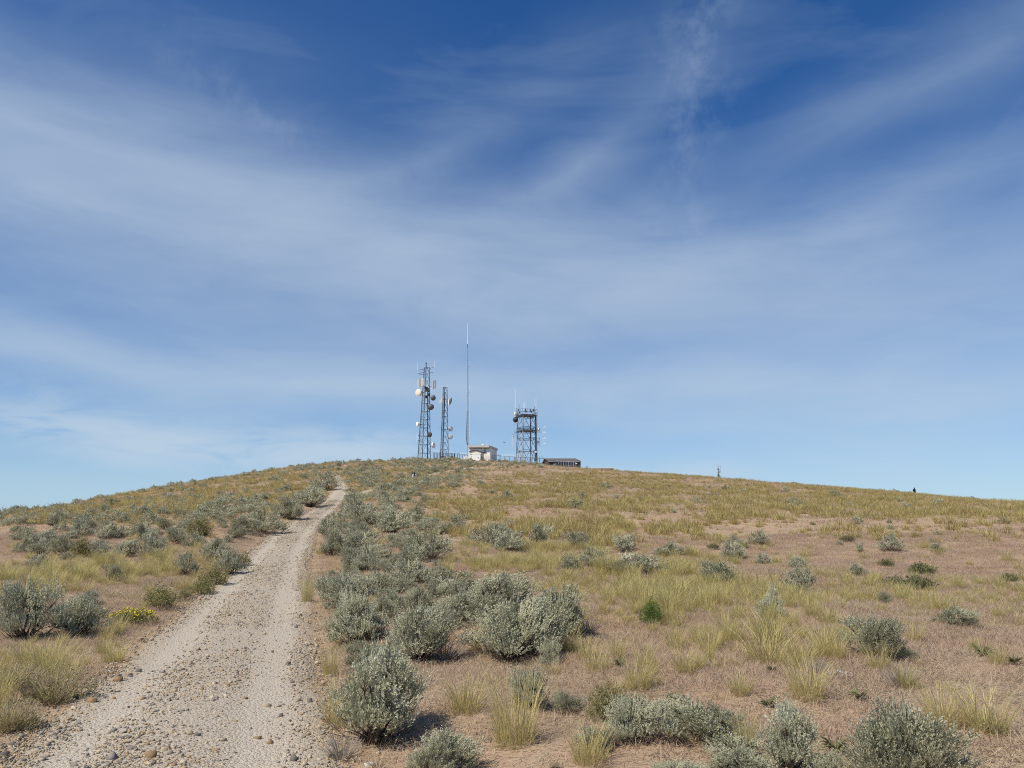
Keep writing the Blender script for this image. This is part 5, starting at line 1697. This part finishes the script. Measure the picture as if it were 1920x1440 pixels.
    for px, py, lab in ((845.5, 857.2, 'small pale box behind the tall fence left of the hut'), (935.8, 865, 'tiny white box right of the white hut')):
        c = empty('utility_box', base_at(px, 150)); L = lambda x, y, d=0: local(c, x, y, d)
        p = L(px, py); MB().box(p-Vector((0, 0, .1)), (.32, .3, .45)).build('body', 'white_plastic', c); MB().tube([p-Vector((0, 0, .3)), p-Vector((0, 0, 1.2))], .06, 5).build('post', 'galvanised', c)
        tag(c, lab, 'box')


def brown_house():
    Y = 159.0; root = empty('brown_house', base_at(1055, Y)); L = lambda x, y, d=0: local(root, x, y, d)
    xl, xr = L(1029, 866).x, L(1088.5, 866).x; D = 3.4; gx = -1.0
    ze0, ze1 = L(1032, 865).z, L(1088, 867.2).z; zb = L(1050, 884).z
    # the gable end faces left, the long wall faces the camera
    A = [(xl, 0, zb), (xr, -.2, zb), (xr, -.2, ze0), (xl, 0, ze0)]; B = [(xl+gx, D, zb), (xr+gx*.4, D, zb), (xr+gx*.4, D, ze0), (xl+gx, D, ze0)]
    zp = L(1040, 859.2).z; pl = (xl+gx*.5, D*.5, zp); pr = (xr-.9, D*.5, zp-.04)
    MB().add(A+B+[pl], [(0, 1, 2, 3), (5, 4, 7, 6), (4, 0, 3, 8, 7), (1, 5, 6, 2)]).build('wall', 'brown_siding', root)
    e = .28
    f0, f1, k0, k1 = (xl-.1, -e, ze0-.10), (xr+.15, -e-.2, ze0-.10), (xl+gx-.3, D+e, ze0-.1), (xr, D+e, ze0-.1)
    pl2, pr2 = (pl[0]-.35, pl[1], zp+.05), (pr[0], pr[1], zp+.05)
    for nm, q in (('roof_slope', [f0, f1, pr2, pl2]), ('roof_slope', [k1, k0, pl2, pr2])):
        V = q + [(a, b_, c_+.10) for a, b_, c_ in q]
        MB().add(V, [(3, 2, 1, 0), (4, 5, 6, 7), (0, 1, 5, 4), (1, 2, 6, 5), (2, 3, 7, 6), (3, 0, 4, 7)]).build(nm, 'brown_roof', root)
    MB().add([f1, k1, pr2, (f1[0], f1[1], f1[2]+.1), (k1[0], k1[1], k1[2]+.1), (pr2[0], pr2[1], pr2[2]+.1)], [(0, 1, 2), (3, 5, 4), (0, 3, 4, 1), (1, 4, 5, 2), (2, 5, 3, 0)]).build('roof_hip', 'brown_roof', root)
    MB().tube([(f0[0], f0[1]-.03, f0[2]+.03), (f1[0], f1[1]-.03, f1[2]+.03)], .05, 5).build('gutter', 'galvanised', root)
    MB().tube([pl2, pr2], .06, 5).build('ridge_cap', 'roof_metal', root)
    a = L(1080.5, 869, -.35); MB().box(a, (.36, .06, .22)).build('white_sign', 'white_plastic', root)
    for x in (1043, 1052, 1061, 1070):
        MB().box((L(x, 868).x, -.10, L(x, 870).z), (.5, .05, .55)).build('window', 'window_glass', root)
    tag(root, 'low dark brown house with pitched roof right of the square tower', 'house')
    r2 = empty('tan_roofed_house', base_at(1128, 153)); L = lambda x, y, d=0: local(r2, x, y, d)
    x0, x1 = L(1107.5, 880).x, L(1151.6, 880).x; z1 = L(1128, 878.2).z; zb = z1-1.6
    MB().box(((x0+x1)/2, 1.2, (z1+zb)/2-.1), (x1-x0-.3, 2.6, z1-zb)).build('wall', 'tan_rock', r2)
    V = [(x0-.3, -.3, z1-.05), (x1, -.3, z1-.05), (x1+.1, 2.8, z1+.02), (x0+.2, 2.8, z1+.02)]; V += [(a, b_, c_+.14) for a, b_, c_ in V]
    MB().add(V, [(3, 2, 1, 0), (4, 5, 6, 7), (0, 1, 5, 4), (1, 2, 6, 5), (2, 3, 7, 6), (3, 0, 4, 7)]).build('roof', 'tan_roof', r2)
    MB().box(((x0+x1)/2, -.36, z1+.02), (x1-x0, .06, .1)).build('fascia', 'cream_wall', r2)
    tag(r2, 'flat tan roof just showing above the ridge right of the brown house', 'house')


def fence(px0, py0, px1, py1, Y0, Y1, n, h, label, mat='steel', corner=None, barbed=True):
    a, b = Q(px0, py0, Y0), Q(px1, py1, Y1)
    root = empty('chain_link_fence', ((a.x+b.x)/2, (a.y+b.y)/2, 0)); root.location.z = float(height(root.location.x, root.location.y)); o = root.location
    tops = []
    for i in range(n+1):
        p = a.lerp(b, i/n); g = float(height(p.x, p.y)) - .3
        tops.append(p-o)
        MB().tube([Vector((p.x, p.y, min(g, p.z-h)))-o, p-o], .055, 5).build('post', mat, root)
    MB().tube(tops, .038, 4).build('top_rail', mat, root)
    w = MB()
    for i in range(n):
        p, q = tops[i], tops[i+1]; L_ = (q-p).length; m = max(3, int(L_/.28)); up = Vector((0, 0, h-.1))
        for k in range(m):
            s0 = p.lerp(q, k/m); s1 = p.lerp(q, (k+1)/m)
            for j in range(int(h/.28)):
                z0, z1 = Vector((0, 0, -j*.28)), Vector((0, 0, -(j+1)*.28))
                w.tube([s0+z0, s1+z1], .007, 3); w.tube([s1+z0, s0+z1], .007, 3)
    w.build('wire_mesh', 'galvanised', root, kind='stuff')
    if barbed:
        bw = MB()
        for dz in (.12, .24, .36):
            bw.tube([p+Vector((0, 0, dz)) for p in tops], .010, 3)
        bw.build('barbed_wire', 'galvanised', root, kind='stuff')
    tag(root, label, 'fence')


def fences():
    fence(812.4, 848.4, 852, 850.2, 153, 151.5, 14, 2.0, 'tall dark fence with close posts behind the slim tower')
    fence(853, 850.5, 876, 853, 151.4, 150, 5, 2.0, 'fence stretch joining the tall close-post fence to the white hut')
    fence(928.5, 854, 965, 856.5, 152, 151, 4, 2.0, 'open wire fence between the white hut and the square tower')
    fence(967, 856.8, 1020, 859.6, 151, 150.5, 6, 2.0, 'open wire fence running behind the legs of the square tower')
    fence(1038, 863.5, 1080, 867, 155.5, 155.5, 9, 1.6, 'pale fence standing in front of the brown house', 'galvanised', barbed=False)
    o = MB().lathe(base_at(1100.6, 150), (0, 0, 1), [(-.2, .06), (.9, .10)], 6)
    fo, st = leafy_shrub(901, 160, 7, .12, .05, 'green_leaf', .45, .9, .2)
    r = empty('dark_shrub', base_at(1100.8, 149.0), 0, (.8, .8, 1.4))
    link('leaves', fo, r); link('stems', st, r); tag(r, 'single dark upright shrub on the ridge between the two houses', 'shrub')


def skinned(name, verts, edges, radii, mat, parent, subdiv=2):
    me = bpy.data.meshes.new(name); me.from_pydata(verts, edges, []); me.update()
    o = bpy.data.objects.new(name, me); COL.objects.link(o)
    o.modifiers.new('skin', 'SKIN'); sd = o.modifiers.new('sub', 'SUBSURF'); sd.levels = subdiv; sd.render_levels = subdiv
    if not me.skin_vertices:
        me.attributes.new('skin', 'FLOAT', 'POINT')
    for v, r in zip(me.skin_vertices[0].data, radii):
        v.radius = (r, r) if not hasattr(r, '__len__') else r
    me.skin_vertices[0].data[0].use_root = True
    dg = bpy.context.evaluated_depsgraph_get()
    m2 = bpy.data.meshes.new_from_object(o.evaluated_get(dg)); m2.name = name
    bpy.data.objects.remove(o)
    m2.materials.clear()
    for m in (mat if isinstance(mat, (list, tuple)) else [mat]):
        m2.materials.append(MAT[m])
    m2.shade_smooth()
    return link(name, m2, parent)


def person(px, py, Y, rz, top, legs, hair_len, label, scale=1.0, pack=False, akimbo=False, stride=.12, sit=False):
    """standing or walking figure 1.72 m tall, facing +Y before turning"""
    p = Q(px, py, Y); g = float(height(p.x, p.y)) - (.80*scale if sit else 0)
    root = empty('person', (p.x, p.y, g), rz, scale)
    V = [(0, 0, .96), (0, .01, 1.12), (0, .0, 1.28), (0, -.01, 1.42), (0, .0, 1.50), (0, .015, 1.60), (0, .02, 1.68)]
    R = [(.15, .11), (.135, .10), (.16, .11), (.14, .09), (.055, .055), (.078, .092), (.06, .075)]
    E = [(i, i+1) for i in range(6)]
    for s in (-1, 1):
        st = stride*s; k = len(V)
        if sit:                                 # knees up, feet on the ground in front
            V += [(s*.10, .06, .92), (s*.13, .40, 1.20), (s*.12, .56, .86), (s*.12, .68, .83)]
        else:
            V += [(s*.09, 0, .90), (s*.10, st*.7+.03, .50), (s*.10, st*.9-.02, .09), (s*.11, st*.9+.12, .035)]
        R += [(.095, .10), (.062, .065), (.042, .045), (.04, .03)]
        E += [(0, k), (k, k+1), (k+1, k+2), (k+2, k+3)]
        k = len(V)
        if akimbo:
            A = [(s*.19, -.01, 1.40), (s*.37, -.06, 1.16), (s*.20, .05, 1.02), (s*.15, .10, .99)]
        else:
            A = [(s*.19, -.01, 1.40), (s*.24, -.03-.1*st, 1.13), (s*.25, .06-.4*st, .88), (s*.25, .08-.45*st, .81)]
        V += A; R += [.06, .045, .03, .034]; E += [(3, k), (k, k+1), (k+1, k+2), (k+2, k+3)]
        hnd = Vector(A[3]); dr = (Vector(A[3])-Vector(A[2])).normalized()
        for f in range(4):
            m = len(V); o = Vector((0, .022*(f-1.5), 0))
            q1 = hnd+o+dr*.05; q2 = hnd+o+dr*(.085+.012*(1-abs(f-1.4)))+Vector((-s*.012, 0, 0))
            V += [tuple(q1), tuple(q2)]; R += [.009, .008]; E += [(k+3, m), (m, m+1)]
        m = len(V); q1 = hnd+Vector((-s*.01, .045, 0))+dr*.01; q2 = q1+dr*.035+Vector((-s*.005, .012, 0))
        V += [tuple(q1), tuple(q2)]; R += [.011, .009]; E += [(k+3, m), (m, m+1)]
    m = len(V); V += [(0, .105, 1.605)]; R += [.014]; E += [(5, m)]
    for s in (-1, 1):
        m = len(V); V += [(s*.082, .01, 1.61)]; R += [.016]; E += [(5, m)]
    b = skinned('body', V, E, R, ['skin', top, legs, 'dark_trim'], root, 1)
    for f in b.data.polygons:
        c = f.center; z = c.z
        hand = abs(c.x) > .13 and ((not akimbo and z < .86 and abs(c.x) > .2 and z > .6) or (akimbo and .94 < z < 1.03 and c.y > .06))
        f.material_index = 0 if z > 1.485 or hand else (3 if z < .075 else (1 if (z > .99 and c.y < .2) or abs(c.x) > .21 else 2))
    hr = MB()
    prof = [(1.76, .02), (1.745, .06), (1.70, .088), (1.64, .098), (1.58, .096), (1.50, .088)]
    if hair_len > .3:
        prof += [(1.40, .12), (1.28, .13), (1.2, .10), (1.18, .03)]
    n = 14; W = []; F = []
    for z, r in prof:
        for k in range(n):
            w = 2*math.pi*k/n; y = math.sin(w)*r*1.05 - .012
            y = min(y, .05 if z > 1.66 else .005) - (.035 if z < 1.5 else 0)
            if z < 1.45:
                y = min(y, -.06)-.02
            W.append((math.cos(w)*r, y, z))
    for i in range(len(prof)-1):
        for k in range(n):
            F.append((i*n+k, (i+1)*n+k, (i+1)*n+(k+1) % n, i*n+(k+1) % n))
    F += [tuple(range(n)), tuple(range(len(prof)*n-1, (len(prof)-1)*n-1, -1))]
    hr.add(W, F).build('hair', 'dark_hair', root, True)
    ey = MB()
    for s in (-1, 1):
        ey.lathe((s*.032, .094, 1.625), (0, 1, 0), [(-.008, .004), (0, .012), (.006, .006)], 8)
    ey.build('eyes', 'dark_trim', root, True, kind='stuff')
    MB().box((0, .096, 1.555), (.045, .012, .01)).build('mouth', 'skin', root)
    if pack:
        MB().lathe((0, -.17, 1.25), (0, 0, 1), [(-.24, .05), (-.21, .13), (0, .15), (.18, .13), (.23, .05)], 12).build('backpack', 'black_cloth', root, True)
    return tag(root, label, 'person')


def bird():
    p = Q(945.8, 830, 120.0); root = empty('bird', p, .6)
    V = [(0, -.16, 0), (0, -.06, .01), (0, .04, .015), (0, .12, .03), (0, .17, .03), (0, -.28, -.01)]
    E = [(0, 1), (1, 2), (2, 3), (3, 4), (0, 5)]; R = [.025, .05, .05, .03, .012, (.035, .008)]
    for s in (-1, 1):
        k = len(V); V += [(s*.08, .05, .05), (s*.20, .03, .14), (s*.34, -.06, .16)]; R += [(.05, .012), (.05, .01), (.02, .005)]; E += [(2, k), (k, k+1), (k+1, k+2)]
    o = skinned('bird', V, E, R, 'feather', None, 1)
    bpy.data.objects.remove(root); o.location = p; o.rotation_euler = (0, 0, .7); tag(o, 'small dark bird flying right of the white hut', 'bird')


tower_one(); tower_two(); mast_three(); tower_four(); tower_far(); hut(); brown_house(); fences()
def behind_ridge(px, py_head, tall):
    """distance at which someone that tall shows the head at this row"""
    Ys = np.arange(118, 175, .5); tx, tz = ray(px, py_head)
    e = np.abs(height(tx*Ys, Ys)+tall-(EYE+tz*Ys))
    return float(Ys[int(e.argmin())])


person(1715.5, 926, behind_ridge(1715.5, 914.6, 1.74), -1.25, 'black_cloth', 'black_cloth', .1, 'person in black standing on the right ridge with a hand on the hip', pack=True, akimbo=True)
sp = at(776.5, 900)
person(776.5, 900, float(sp[1]), .25, 'white_cloth', 'dark_trim', .5, 'person with long dark hair and white top resting by the trail in the brush', sit=True)
bird()
